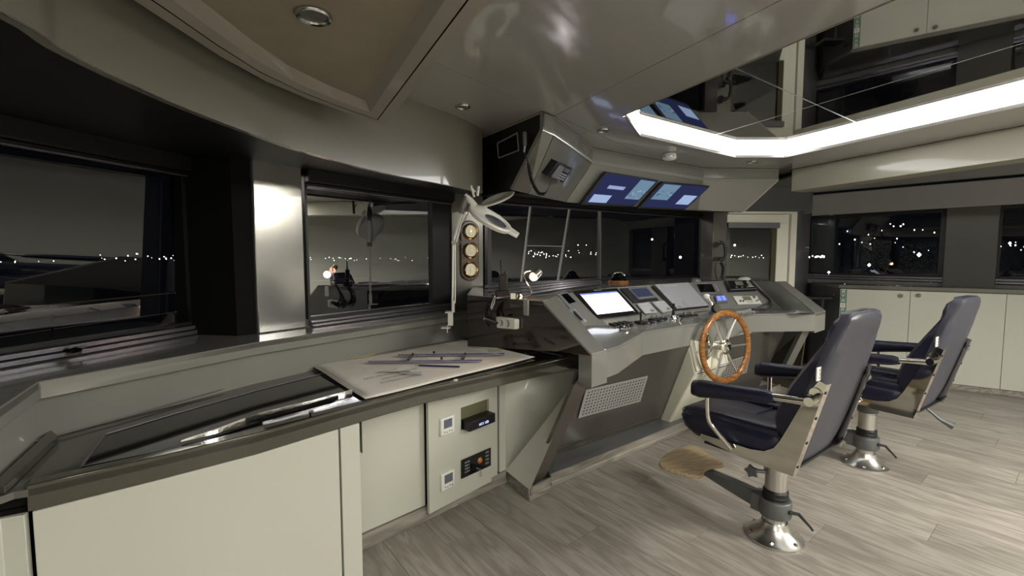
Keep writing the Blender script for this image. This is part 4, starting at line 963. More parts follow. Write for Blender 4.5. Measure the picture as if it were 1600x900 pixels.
# gooseneck lamp with warm bulb
gb = H(812, 467, ZH)
t = thing('gooseneck_lamp', 'small chrome gooseneck lamp with glowing warm bulb on the console end', 'lamp', gb)
part('base', join(lathe(gb, (0, 0, 1), [(0.022, 0), (0.020, 0.02), (0.012, 0.03), (0, 0.03)], 14), box(gb + Vector((-0.04, 0.0, .018)), (0.03, 0.03, 0.035))), steel, t)
Yg = gb.y
gp = [D(x, y, Yg) for x, y in ((818, 463), (828, 460), (829, 452), (823, 442), (818, 431), (821, 425), (829, 423))]
part('gooseneck', tube(smoothpts(gp, 5), 0.0045, 8), steel, t)
hd1, hd2 = D(846, 426, Yg + .02), D(832, 439, Yg - 0.02)
ax_ = (hd2 - hd1)
part('shade', lathe(D(843, 424, Yg + .02), ax_, [(0.0, 0), (0.022, 0.0), (0.026, 0.02), (0.030, 0.05), (0.027, 0.05)], 18), steel, t)
part('bulb', lathe(D(843, 424, Yg + .02) + ax_.normalized() * 0.036, ax_, [(0.0, 0), (0.024, 0.002), (0.028, 0.022), (0.02, 0.038), (0, 0.044)], 16), glow, t, label='glowing warm white reflector bulb')
part('clamp', box(D(822, 481, Yg - 0.05) + Vector((0, 0, 0)), (0.05, 0.012, 0.09), [Vector((0.6, -0.8, 0)).normalized(), Vector((0.8, 0.6, 0)), Vector((0, 0, 1))]), alu, t, bevel=0.003)
lb = bpy.data.lights.new('gooseneck_glow', 'POINT'); lb.energy = 0.45; lb.color = (1, .6, .35); lb.shadow_soft_size = 0.03
lo = bpy.data.objects.new('gooseneck_glow', lb); COL.objects.link(lo); lo.parent = t; lo.location = (D(828, 443, Yg - .05) - gb)
# walkie-talkie
wk = H(786, 464, ZH)
t = thing('walkie_talkie', 'black handheld radio standing in its charger at the console corner', 'radio', wk)
part('charger', prism([wk + Vector((-.05, -.03, 0)), wk + Vector((.05, -.03, 0)), wk + Vector((.05, .04, 0)), wk + Vector((-.05, .04, 0))], (0, 0, .045)), black, t, bevel=0.008)
part('body', prism([wk + Vector((-.026, -.016, .03)), wk + Vector((.03, -.016, .03)), wk + Vector((.03, .018, .03)), wk + Vector((-.026, .018, .03))], (0, 0, .115)), black, t, bevel=0.005)
part('aerial', cyl(wk + Vector((-.010, 0, .14)), wk + Vector((-.012, 0, .235)), .007, 8, .004), black, t)
part('knob', cyl(wk + Vector((.016, 0, .14)), wk + Vector((.016, 0, .165)), .007, 8), black, t)
# power strip with plug and cables on side cheek
def sc(px, py, off=0.0):      # point on the side cheek, off towards the room
    nn_ = Vector((-0.8, -0.6, 0)) * off
    return VP(px, py, pn_ + nn_, Yb + nn_)
psq = [sc(x, y, .004) for x, y in ((781, 494), (812, 498), (812, 514), (783, 512))]
t = thing('power_strip', 'white twin socket block fixed to the dark console side', 'socket', psq[3])
part('block', prism(psq, Vector((-0.8, -0.6, 0)) * 0.035), white, t, bevel=0.006)
for u in (.28, .62): part('socket_face', lathe(bil(psq, u, .5) + Vector((-0.8, -0.6, 0)) * 0.0345, (-0.8, -0.6, 0), [(0.020, 0), (0.020, 0.002), (0.015, 0.002), (0.014, -0.004), (0, -0.004)], 16), MT('socket_shadow', (0.30, 0.29, 0.26), 0.5) if u < .5 else bpy.data.materials['socket_shadow'], t)
pg0 = bil(psq, .02, .5) + Vector((-0.8, -0.6, 0)) * 0.05
part('plug', cyl(pg0, pg0 + Vector((-.06, -.04, .03)), 0.02, 12, 0.012), black, t)
cbl = []
for k, pts in enumerate((((777, 505), (766, 500), (760, 492), (764, 480), (772, 470), (775, 462)), ((770, 500), (764, 488), (768, 470), (774, 462), (781, 466)), ((765, 510), (757, 498), (759, 480), (767, 468)))):
    cbl.append(tube(smoothpts([sc(x, y, 0.05 + .01 * k) for x, y in pts], 5), 0.008 - .001 * k, 7))
t = solo('power_cables', join(*cbl), black, 'tangle of black cables at the corner between chart table and console', 'cables')
kr = sc(770, 475, 0.08); t2 = solo('white_clip', tube([sc(x, y, .08) for x, y in ((773, 462), (770, 470), (767, 480), (768, 483), (772, 474), (774, 464), (773, 462))], 0.0025, 6), white, 'white looped cable tie hanging on the black cables', 'cable tie')

# ------------------------------------------------ steering pedestal and wheel
ft0 = H(1040, 672, 0.0); tdir = Vector((0.8, 0.6, 0)); nd = Vector((0.6, -0.8, 0)); PWD = 0.47
def ped(s, z, w0): return ft0 + nd * s + tdir * w0 + Vector((0, 0, z))
ped_o = thing('steering_pedestal', 'cream leather steering pedestal carrying a wooden six-spoked wheel', 'steering pedestal', ft0)
prof = [(-0.30, 0.001), (0, 0.001), (0.25, 0.51), (0.150, 0.86), (-0.18, 0.86)]
part('body', loft([[ped(s, z, w0) for s, z in prof] for w0 in (0, PWD)]), creamleather, ped_o, bevel=0.018, seg=4)
part('upper_cushion', loft([[ped(s, z, w0) for s, z in ((0.235, .525), (0.262, .527), (0.165, .862), (0.135, .862))] for w0 in (0.004, PWD - 0.004)]), creamleather, ped_o, bevel=0.012, seg=3)
part('seam', tube([ped(0.272, .515, w0) - Vector((0, 0, 0)) - nd * 0.012 for w0 in (0.0, PWD)], 0.003, 6), seam_m, ped_o)
for w0 in (0.045, PWD - 0.045): part('stitching', tube([ped(0.263, .53, w0), ped(0.167, .86, w0)], 0.0016, 5), MT('tan_thread', (0.30, 0.28, 0.2), 0.7), ped_o)
part('stitching', tube([ped(0.012, .03, 0.05), ped(0.243, .50, 0.05)], 0.0016, 5), bpy.data.materials['tan_thread'], ped_o)
phi = radians(27); wn = Vector((sin(phi), -cos(phi), 0.06)).normalized()
hub = H(1134, 542, 0.70) if False else D(1134, 542, 3.49)
wxx = Vector((cos(phi), sin(phi), 0)); wyy = wn.cross(wxx); wyy = wyy if wyy.z > 0 else -wyy
def torus(c, x, y, R, rx_, ry_, n=56, m=12):
    z = x.cross(y); V, Fc = [], []
    for i in range(n):
        a = 2 * pi * i / n; e = x * cos(a) + y * sin(a)
        for j in range(m):
            b = 2 * pi * j / m; V.append(c + e * (R + rx_ * cos(b)) + z * (ry_ * sin(b)))
    for i in range(n):
        for j in range(m): Fc.append((i * m + j, ((i + 1) % n) * m + j, ((i + 1) % n) * m + (j + 1) % m, i * m + (j + 1) % m))
    return V, Fc
sw = part('steering_wheel', torus(hub, wxx, wyy, 0.263, 0.025, 0.018), wheelwood, ped_o, label='round varnished wooden steering wheel rim')
for k in range(6):
    a = radians(60 * k); e = wxx * cos(a) + wyy * sin(a)
    part('spoke', tube([hub - wn * 0.012 + e * 0.03, hub - wn * 0.008 + e * 0.15, hub + e * 0.258], 0.009, 8, [.011, .0095, .008]), alu, sw)
part('hub', lathe(hub - wn * 0.03, wn, [(0.0, 0), (0.050, 0.0), (0.060, 0.012), (0.060, 0.036), (0.048, 0.046), (0.040, 0.050), (0.024, 0.043), (0.0, 0.043)], 24), steel, sw)
flc = PL(1101, 541, ped(.25, .51, 0), ped(.25, .51, 1), ped(.15, .86, 0), 0.014)
part('shaft', cyl(flc, hub - wn * .03, 0.035, 16, 0.028), steel, sw)
part('flange', lathe(flc, (hub - flc), [(0.118, 0.0), (0.118, 0.008), (0.10, 0.026), (0.06, 0.05), (0.0, 0.055)], 26), steel, sw)

# ================================================================== OVERHEAD CONSOLE
Pc = [H(x, y, ZC - 0.003) for x, y in ((752, 215), (848, 174), (866, 182), (926, 232), (1100, 263), (1217, 264))]
Pm = [VP(x, y, a, b) for (x, y), a, b in (((850, 207), Pc[0], Pc[1]), ((866, 212), Pc[1], Pc[2]), ((926, 248), Pc[2], Pc[3]), ((1100, 279), Pc[3], Pc[4]), ((1214, 282), Pc[4], Pc[5]))]
Pmz = sum(p.z for p in Pm) / 5
Pm = [xyz(p, Pmz) for p in Pc[1:]]
ZB = 1.84
Pbm = [H(x, y, ZB) for x, y in ((800, 297), (826, 303), (884, 316), (1090, 329), (1162, 331))]
Pbm[1] = PL(826, 303, Pm[1], Pm[2], Pbm[2]); Pbm[0] = VP(800, 297, Pc[0], Pc[1])
Pbm[3] = PL(1090, 329, Pm[2], Pm[3], Pbm[2]); Pbm[4] = PL(1162, 331, Pm[3], Pm[4], Pbm[3])
oc = thing('overhead_console', 'grey faceted overhead console hanging from the ceiling above the forward windows', 'overhead console', (Pc[3].x, Pc[3].y, ZB))
def facet(pts, nm='facet', mat=grey, lab=None): return part(nm, plate(pts, -0.02), mat, oc, label=lab, smooth=False)
podm = MT('overhead_lacquer', (0.175, 0.175, 0.155), 0.15, coat=0.6)
for i in range(4): facet([Pc[i + 1], Pc[i + 2], Pm[i + 1], Pm[i]], 'upper_band', podm)
for i in range(4):
    facet([Pm[i], Pm[i + 1], Pbm[i + 1], Pbm[i]], 'slanted_facet', podm)
for i in range(5): pass
part('edge_trim', loft([[p + Vector((.0, -.006, .016)), p + Vector((0, -.012, .002)), p + Vector((0, -.004, -.012)), p + Vector((0, .004, 0))] for p in Pm]), grey, oc); part('ceiling_trim', tube([p + Vector((0, 0, -0.004)) for p in Pc], 0.006, 6), mould, oc)
part('joint', join(*[tube([Pm[i] + Vector((0, -.001, 0)), Pbm[i]], 0.0022, 5) for i in (1, 2)]), blackmatte, oc)
part('joint', tube([Pm[4], Pbm[4]], 0.005, 6), alu, oc)
E0 = xyz(Pc[0], Pbm[0].z)
part('end_face', prism([Pc[0], Pc[1], Pm[0], Pbm[0], E0], (0.012, 0.014, 0)), black, oc)
part('bottom_face', quadgrid([resample([E0] + Pbm, 12), resample([xyz(FA, 1.932) + Vector((0, -.01, 0)), xyz(FB, 1.932) + Vector((0, -.01, 0))], 12)]), black, oc)
part('end_face', prism([Pc[5], Pm[4], Pbm[4], Pbm[4] + Vector((.10, .30, .02)), Pm[4] + Vector((.12, .35, 0)), Pc[5] + Vector((.12, .35, 0))], (-0.01, 0, 0)), podm, oc)
# opening in the end face
eq = [VP(x, y, Pc[0], Pc[1]) for x, y in ((778, 224), (809, 208), (811, 235), (780, 247))]
en = camnormal([Pc[0], Pc[1], Pbm[0]])
part('opening_frame', tube([p + en * 0.004 for p in eq] + [eq[0] + en * .004], 0.005, 6), mould, oc)
part('opening', plate([p + en * 0.002 for p in eq], 0.001), blackmatte, oc)
# microphone on its hook + coiled cord
mc = VP(826, 214, Pc[0], Pc[1]) + en * 0.03
t = thing('microphone', 'grey fist microphone clipped to the dark end of the overhead console', 'microphone', mc + Vector((0, 0, -.06)))
part('body', box(mc + Vector((0, 0, -0.015)), (0.03, 0.025, 0.085), frame_of((0, 0, 1))), midgrey, t, bevel=0.008)
part('strain_relief', cyl(mc + Vector((0, 0, -0.06)), mc + Vector((-.005, 0, -.10)), .007, 8, .005), ltgrey, t)
cy_ = mc.y
cpts = [mc + Vector((-.005, 0, -.10)), D(826, 255, cy_), D(827, 265, cy_), D(832, 285, cy_), D(842, 302, cy_), D(852, 303, cy_), D(857, 294, cy_), D(861, 283, cy_ + .02)]
part('coiled_cord', coil(cpts[1:6], 0.009, 0.0035, 30), black, t)
part('cord', tube(smoothpts(cpts[:2], 3), .0035, 6), black, t); part('cord', tube(smoothpts(cpts[5:], 3), .0035, 6), black, t)
# telephone handset unit on facet 2
def fp(px, py, i, off=0.0): return PL(px, py, Pm[i], Pm[i + 1], Pbm[i + 1], off)
hq = [fp(x, y, 1, .012) for x, y in ((864, 249), (887, 259), (872, 282), (848, 271))]
hn = camnormal(hq)
t = thing('vhf_radio', 'black radio set with keypad tilted on the overhead console facet', 'radio', hq[3])
part('bracket', prism([p - hn * .012 for p in hq], hn * 0.012), black, t)
part('housing', prism(hq, hn * 0.045), black, t, bevel=0.005)
part('display', plate([p + hn * .0455 for p in sub(hq, .55, .12, .92, .38)], .001), lcdg, t)
for k in range(9): part('key', plate([p + hn * .0455 for p in sub(hq, .5 + (k % 3) * .15, .48 + (k // 3) * .15, .6 + (k % 3) * .15, .57 + (k // 3) * .15)], .002), ltgrey, t)
part('handset', prism([p + hn * .046 for p in sub(hq, .05, .1, .36, .95)], hn * .02), midgrey, t, bevel=0.006)
part('volume_knob', lathe(bil(hq, .55, .98) + hn * .046, hn, [(.012, 0), (.011, .015), (0, .015)], 12), midgrey, t)
# two monitors
def monitor(qp, label, lay):
    q_ = [fp(x, y, 2, 0.022) for x, y in qp]; n = camnormal(q_)
    t = thing('monitor', label, 'monitor', sum(q_, Vector()) / 4)
    part('housing', prism([p - n * .0 for p in q_], n * 0.03), black, t, bevel=0.004)
    part('mount', prism([p - n * 0.035 for p in sub(q_, .4, .4, .6, .6)], n * 0.036), black, t)
    sc0 = [p + n * .0302 for p in sub(q_, .025, .04, .975, .93)]
    part('screen', plate(sc0, .0006), screenb, t)
    for (u0, v0, u1, v1, m, nm) in lay:
        if nm == 'text': text(m, [p + n * .001 for p in sub(sc0, u0, v0, u1, v1)], screenl, 'screen_lettering', t, lift=.0012)
        else: part(nm, plate([p + n * .001 for p in sub(sc0, u0, v0, u1, v1)], .0004), m, t)
    return t, sc0, n
scn = emis('monitor_scene', (0.16, 0.26, 0.36), 0.55); scd = emis('monitor_dark', (0.03, 0.06, 0.10), 0.55)
def blk(seed, u0, v0, u1, v1, nn):
    out = []
    for k in range(nn):
        r = random.Random(seed * 50 + k); a, b, c, d = r.uniform(0, .85), r.uniform(0, .85), r.uniform(.05, .2), r.uniform(.04, .14)
        out.append((u0 + (u1 - u0) * a, v0 + (v1 - v0) * b, u0 + (u1 - u0) * min(1, a + c), v0 + (v1 - v0) * min(1, b + d), r.choice((screenl, scn, scd)), 'picture_patch'))
    return out
monitor(((943.7, 267.5), (1026, 280.5), (986, 322.5), (904, 319)), 'port overhead monitor showing blue screen with boat picture', 
        [(.06, .70, .40, .97, screenl, 'lit_window'), (.20, .36, .52, .48, screent, 'text_bar'), (.24, .385, .48, .455, 'NO SIGNAL', 'text'), (.68, .04, .99, .78, scn, 'picture')] + [(a, b, c, d, m, n) for a, b, c, d, m, n in blk(1, .68, .34, .99, .78, 22)])
monitor(((1032, 283), (1106, 290), (1065, 328), (994, 324.5)), 'starboard overhead monitor showing blue screen with boat picture',
        [(.66, .42, .97, .82, screenl, 'lit_window'), (.04, .04, .40, .68, scn, 'picture')] + blk(2, .04, .30, .40, .68, 20))
# smoke detector, downlights
sd0 = H(1046, 240, ZC)
t = thing('smoke_detector', 'white round smoke detector on the ceiling above the monitors', 'smoke detector', sd0 + Vector((0, 0, -.055)))
part('base', lathe(sd0, (0, 0, -1), [(0.05, 0.0005), (0.055, 0.004), (0.055, 0.018), (0.045, 0.02), (0, 0.02)], 22), white, t)
part('head', lathe(sd0 + Vector((0, 0, -.018)), (0, 0, -1), [(0.046, 0), (0.06, 0.004), (0.06, 0.020), (0.05, 0.032), (0.03, 0.038), (0, 0.038)], 22), white, t)
part('vent_slots', join(*[box(sd0 + Vector((.061 * cos(a), .061 * sin(a), -.03)), (.006, .012, .008), [Vector((cos(a), sin(a), 0)), Vector((-sin(a), cos(a), 0)), Vector((0, 0, 1))]) for a in [i * pi / 5 for i in range(10)]]), midgrey, t)
def downlight(px, py, z, r, label):
    c = H(px, py, z) if not isinstance(px, Vector) else px
    t = thing('ceiling_downlight', label, 'ceiling light', c + Vector((0, 0, -.012)), group=None)
    part('trim_ring', lathe(c, (0, 0, -1), [(r * .78, 0.001), (r, 0.001), (r, 0.005), (r * .93, 0.010), (r * .80, 0.008), (r * .76, 0.001)], 28), MT('chrome_ring', (.5, .5, .5), .15, metal=1) if 'chrome_ring' not in bpy.data.materials else bpy.data.materials['chrome_ring'], t)
    part('lens', lathe(c, (0, 0, -1), [(r * .77, 0.0005), (r * .74, 0.003), (0, 0.003)], 24), MT('unlit_lens', (.10, .10, .10), .3) if 'unlit_lens' not in bpy.data.materials else bpy.data.materials['unlit_lens'], t)
downlight(490, 23, ZL + 0.03, 0.048, 'unlit round downlight with chrome rim in the beige ceiling panel')
downlight(723, 166, ZC, 0.045, 'unlit chrome-rimmed downlight on the ceiling right of the moulded frame corner')
downlight(942, 203, ZC, 0.045, 'unlit chrome-rimmed downlight between overhead console and cove light tip')
downlight(1175, 253, ZC, 0.045, 'unlit chrome-rimmed downlight above the starboard end of the overhead console')

# ------------------------------------------------ handset on pillar
hp = D(1118, 400, 5.36)
t = thing('telephone_handset', 'black telephone handset hanging on the grey pillar beside the door', 'telephone', D(1120, 410, 5.38))
def hp_(x, y, dy=0.0): return D(x, y, 5.385 - dy)
part('cradle', join(cyl(hp_(1119, 382, -.02), hp_(1119, 382, .05), .034, 14), cyl(hp_(1122, 405, -.02), hp_(1122, 405, .05), .026, 14)), black, t)
part('handset', tube(smoothpts([hp_(1124, 379, .08), hp_(1131, 381, .10), hp_(1133, 392, .10), hp_(1132, 402, .10), hp_(1125, 406, .08)], 5), .018, 10, [.03, .026, .022, .018, .016, .015] + [.015] * 9 + [.016, .018, .022, .026, .028, .03]), black, t)
part('coiled_cord', coil([hp_(1126, 410, .04), hp_(1130, 420, .05), hp_(1128, 432, .05), hp_(1127, 439, .03)], 0.016, 0.005, 14), black, t)
part('cord', tube(smoothpts([hp_(1120, 410, .02), hp_(1117, 420, .02), hp_(1119, 432, .02), hp_(1123, 440, .02)], 5), .005, 6), black, t)

# ------------------------------------------------ barometer plaque on the pillar
pv = (p2 - p1); pv.z = 0; pv.normalize(); pnn = Vector((pv.y, -pv.x, 0)); pnn = pnn if pnn.y < 0 else -pnn
pcn = VP(733, 392, p1, p2)
t = thing('gauge_plaque', 'oval wooden plaque with three round brass dials on the window pillar', 'gauge', pcn + Vector((0, 0, -.25)))
hz = VP(733, 346, p1, p2).z - VP(733, 440, p1, p2).z
ringp = []
for i in range(32):
    a = 2 * pi * i / 32; r0 = 0.082; ez = hz / 2 - r0
    ringp.append(pcn + pv * (r0 * cos(a)) + Vector((0, 0, r0 * sin(a) + (ez if sin(a) >= 0 else -ez))))
part('plaque', prism([p + pnn * .0 for p in ringp], pnn * 0.02), plaque, t, bevel=0.006)
for py_, nm in ((362, 'dial'), (391.5, 'dial'), (421, 'dial')):
    c = VP(733.3, py_, p1, p2) + pnn * 0.02
    b_o = part('brass_bezel', lathe(c, pnn, [(0.0, 0), (0.066, 0.0), (0.066, 0.012), (0.058, 0.022), (0.050, 0.018), (0.050, 0.008), (0, 0.008)], 26), brass, t)
    part('dial_face', lathe(c + pnn * .008, pnn, [(0.0, 0), (0.049, 0.0), (0.049, 0.002), (0.0, 0.002)], 22), dialm, b_o)
    part('dial_hand', join(box(c + pnn * .0115, (0.003, 0.001, 0.06), [pv, pnn, Vector((0, 0, 1))]), lathe(c + pnn * .0105, pnn, [(.008, 0), (.008, .003), (0, .003)], 10)), brass, b_o)

# ------------------------------------------------ magnifier lamp clamped to the ledge
YL = 3.08
t = thing('magnifier_lamp', 'white magnifier lamp on a jointed arm clamped to the window ledge', 'lamp', D(704, 492, YL))
def lp_(x, y, dy=0.0): return D(x, y, YL + dy)
part('clamp', join(box(lp_(704, 499, -.01), (0.035, 0.02, 0.085)), box(lp_(702, 487.5, .02), (0.05, 0.07, 0.008)), box(lp_(697, 512, .0), (0.06, 0.05, 0.008)), cyl(lp_(699, 520), lp_(699, 508), 0.004, 8)), lampwhite, t, bevel=0.002)
part('pivot', cyl(lp_(708, 488), lp_(708, 470), 0.011, 12), lampwhite, t)
part('lower_arm', join(cyl(lp_(707, 474), lp_(708, 380), 0.0065, 8), cyl(lp_(711, 474), lp_(711, 380), 0.0045, 8)), lampwhite, t)
part('elbow', join(cyl(lp_(709, 379, -.02), lp_(709, 379, .02), 0.016, 12), tube(smoothpts([lp_(712, 376), lp_(717, 374), lp_(720, 379), lp_(716, 383)], 4), .0015, 5)), MT('grey_joint', (.35, .34, .3), .4), t)
part('upper_arm', join(cyl(lp_(709, 377), lp_(722, 330), 0.0065, 8), cyl(lp_(713, 378), lp_(726, 330), 0.005, 8)), lampwhite, t)
part('spring_cover', tube([lp_(721, 334), lp_(725, 318), lp_(730, 304)], .016, 10, [.018, .024, .012]), MT('grey_cover', (.20, .19, .17), .5), t)
part('tilt_joint', join(tube([lp_(727, 304), lp_(735, 314), lp_(743, 322)], .02, 10, [.012, .024, .020]), cyl(lp_(736, 290), lp_(741, 308), .008, 8), cyl(lp_(748, 291), lp_(746, 306), .009, 8), cyl(lp_(732, 288), lp_(743, 300), .005, 8)), lampwhite, t)
hc_ = lp_(771, 342, 0)
la = (lp_(806, 366) - lp_(728, 318)).normalized()
lbv = Vector((0.02, 0.90, 0.42)); lbv = (lbv - la * lbv.dot(la)).normalized()
lnv = la.cross(lbv); lnv = lnv if lnv.z > 0 else -lnv
def oval(c, ra, rb, off, n=32): return [c + la * ra * cos(2 * pi * i / n) + lbv * rb * sin(2 * pi * i / n) + lnv * off for i in range(n)]
part('lamp_head', loft([oval(hc_ - la * .01, .09, .075, -.035), oval(hc_ - la * .02, .155, .115, -.03), oval(hc_ - la * .02, .165, .125, -.005), oval(hc_ - la * .02, .158, .118, .004), oval(hc_ + la * .02, .09, .085, .002), oval(hc_ + la * .02, .082, .077, -.008)]), lampwhite, t, sharp=50)
part('lens', loft([oval(hc_ + la * .02, .081, .076, -.010), oval(hc_ + la * .02, .081, .076, -.004), oval(hc_ + la * .02, .04, .038, .003)]), MT('lens_glass', (.25, .27, .30), .03, metal=.4, coat=1), t)
part('handle', prism([p for p in (hc_ + la * .125 + lbv * .05, hc_ + la * .20 + lbv * .035, hc_ + la * .20 - lbv * .035, hc_ + la * .125 - lbv * .05)], -lnv * .02), lampwhite, t, bevel=0.004)
lid_c = lp_(777, 310, 0.03)
lda = (lp_(803, 299) - lp_(751, 319)).normalized()
ldb = Vector((0, .92, .36)); ldb = (ldb - lda * ldb.dot(lda)).normalized(); ldn = lda.cross(ldb); ldn = ldn if ldn.z > 0 else -ldn
def oval2(ra, rb, off, n=28): return [lid_c + lda * ra * cos(2 * pi * i / n) + ldb * rb * sin(2 * pi * i / n) + ldn * off for i in range(n)]
part('lens_lid', loft([oval2(.11, .10, -.012), oval2(.125, .115, 0), oval2(.118, .108, .004), oval2(.105, .098, .0), oval2(.045, .04, .002), oval2(.03, .028, -.002)]), lampwhite, t, sharp=50)
part('cable', tube(smoothpts([lp_(740, 318), lp_(728, 340, .02), lp_(716, 372, .02), lp_(712, 378)], 5), .003, 6), midgrey, t)

# ================================================================== STARBOARD CABINETS
Q0, Q1 = H(1312, 588, 0), H(1600, 622, 0)
Q0 = H(1400, 598, 0); qd = (H(1600, 622, 0) - Q0).normalized(); qn = Vector((qd.y, -qd.x, 0)); qn = qn if qn.dot(-Q0) > 0 else -qn
def qx(px):
    p = VP(px, 500, Q0, Q0 + qd); return Vector((p.x, p.y, 0))
QT = 1.075
sbn = 'cream cabinet units along the starboard side'
def scab(x0, x1, label, knob=None):
    a, b = qx(x0), qx(x1)
    t = thing('side_cabinet', label, 'cabinet', (a + b) / 2)
    g = qd * 0.0018
    part('door', prism([xyz(a + g, .06), xyz(b - g, .06), xyz(b - g, QT - .055), xyz(a + g, QT - .055)], -qn * .02), cream, t, bevel=0.0015)
    part('carcass', prism([xyz(a, .0) - qn * .021, xyz(b, .0) - qn * .021, xyz(b, QT - .045) - qn * .021, xyz(a, QT - .045) - qn * .021], -qn * .36), dark, t)
    if knob:
        k = VP(knob[0], knob[1], Q0, Q0 + qd)
        part('knob', lathe(k, qn, [(.012, 0), (.010, .012), (.020, .022), (.016, .030), (0, .030)], 16), MT('bronze_knob', (.20, .18, .15), .25, metal=1) if 'bronze_knob' not in bpy.data.materials else bpy.data.materials['bronze_knob'], t)
    return t
scab(1320.5, 1420, 'cream side cabinet door with round knob, next to the green symbol strip', (1407, 462))
scab(1420, 1570.5, 'wide cream side cabinet with round knob behind the far helm chair', (1435, 461.5))
scab(1570.5, 1700, 'plain cream side cabinet at the right edge of the photo')
a, b = qx(1311), qx(1320)
sg = thing('symbol_strip', 'narrow upright strip of green safety symbol tiles on the cabinet edge', 'sign', (a + b) / 2)
part('backing', prism([xyz(a, .06), xyz(b, .06), xyz(b, QT - .055), xyz(a, QT - .055)], -qn * .02), cream, sg)
zz = QT - .065
aa = a + qd * .006; bb = b - qd * .004
k = 0; hh = (bb - aa).length * 1.05
while zz - hh > .45:
    qq = [xyz(aa, zz), xyz(bb, zz), xyz(bb, zz - hh), xyz(aa, zz - hh)]
    isM = (k == 3)
    part('symbol_tile', prism(qq, qn * .003), white if isM else green, sg, label='white tile marked M' if isM else None)
    qq2 = [p + qn * .0032 for p in qq]
    if isM: text('M', sub(qq2, .25, .2, .75, .8), ink, 'lettering', sg)
    else:
        part('pictogram', join(plate(sub(qq2, .2, .15, .8, .3), .0006), plate(sub(qq2, .2 + .1 * (k % 2), .3, .4, .8), .0006), plate(sub(qq2, .6, .3, .8 - .1 * (k % 2), .8), .0006)), white, sg)
    zz -= hh * 1.12; k += 1
# dark end of the cabinet run and its top
ea = [qx(1311), qx(1311) - qn * 0.0, Vector((4.05, 6.1, 0)), Vector((3.72, 5.75, 0))]
ed0, ed1 = D(1276, 400, 5.62), qx(1310)
part_end = solo('cabinet_end_panel', slab([(ed0.x, ed0.y), (ed1.x, ed1.y), (ed1.x + .1, ed1.y + .3), (ed0.x + .1, ed0.y + .3)], 0.0, QT - .02), MT('dark_slate_panel', (.055, .054, .052), .3, coat=.3), 'dark grey end panel of the starboard cabinets left of the green symbol strip', 'panel')
so_ = solo('switch', lathe(VP(1303, 460, ed0, ed1), (ed0 - ed1).cross(Vector((0, 0, 1))), [(.012, -.004), (.012, .006), (0, .008)], 12), steel, 'small round chrome switch on the dark cabinet end', 'switch')
tp = [xyz(ed0, QT - .045), xyz(qx(1308) + qn * .02, QT - .045), xyz(qx(1700) + qn * .02, QT - .045), xyz(qx(1700) - qn * .42, QT - .045), Vector((5.3, 4.5, QT - .045)), Vector((4.0, 6.05, QT - .045))]
solo('side_counter', prism(tp, (0, 0, .04)), MT('counter_gloss', (.12, .115, .10), .15, coat=.5), 'dark glossy counter top over the cream starboard cabinets', 'worktop', bevel=0.004)
t0 = qx(1548); ld = Vector((t0.x, t0.y, QT + .0)) ; 
stl = sthing('baseboard_starboard', (qx(1500).x, qx(1500).y, 0))
P_sk = [qx(1313) + qn * .004, qx(1700) + qn * .004]
skirt('skirting_board', P_sk, 0.055, -0.02 if False else 0.02, stl)
# small dark folding tray behind console end
tr_ = [D(x, y, 5.3) for x, y in ((1266, 463), (1291, 463))]
t = thing('wall_tray', 'small dark tray bracketed to the slate pillar behind the console end', 'shelf', D(1278, 480, 5.3))
part('tray', box(D(1278, 465, 5.35), (0.24, 0.16, 0.03)), black, t, bevel=0.004); part('bracket', box(D(1281, 475, 5.35), (0.03, 0.10, 0.13)), black, t)

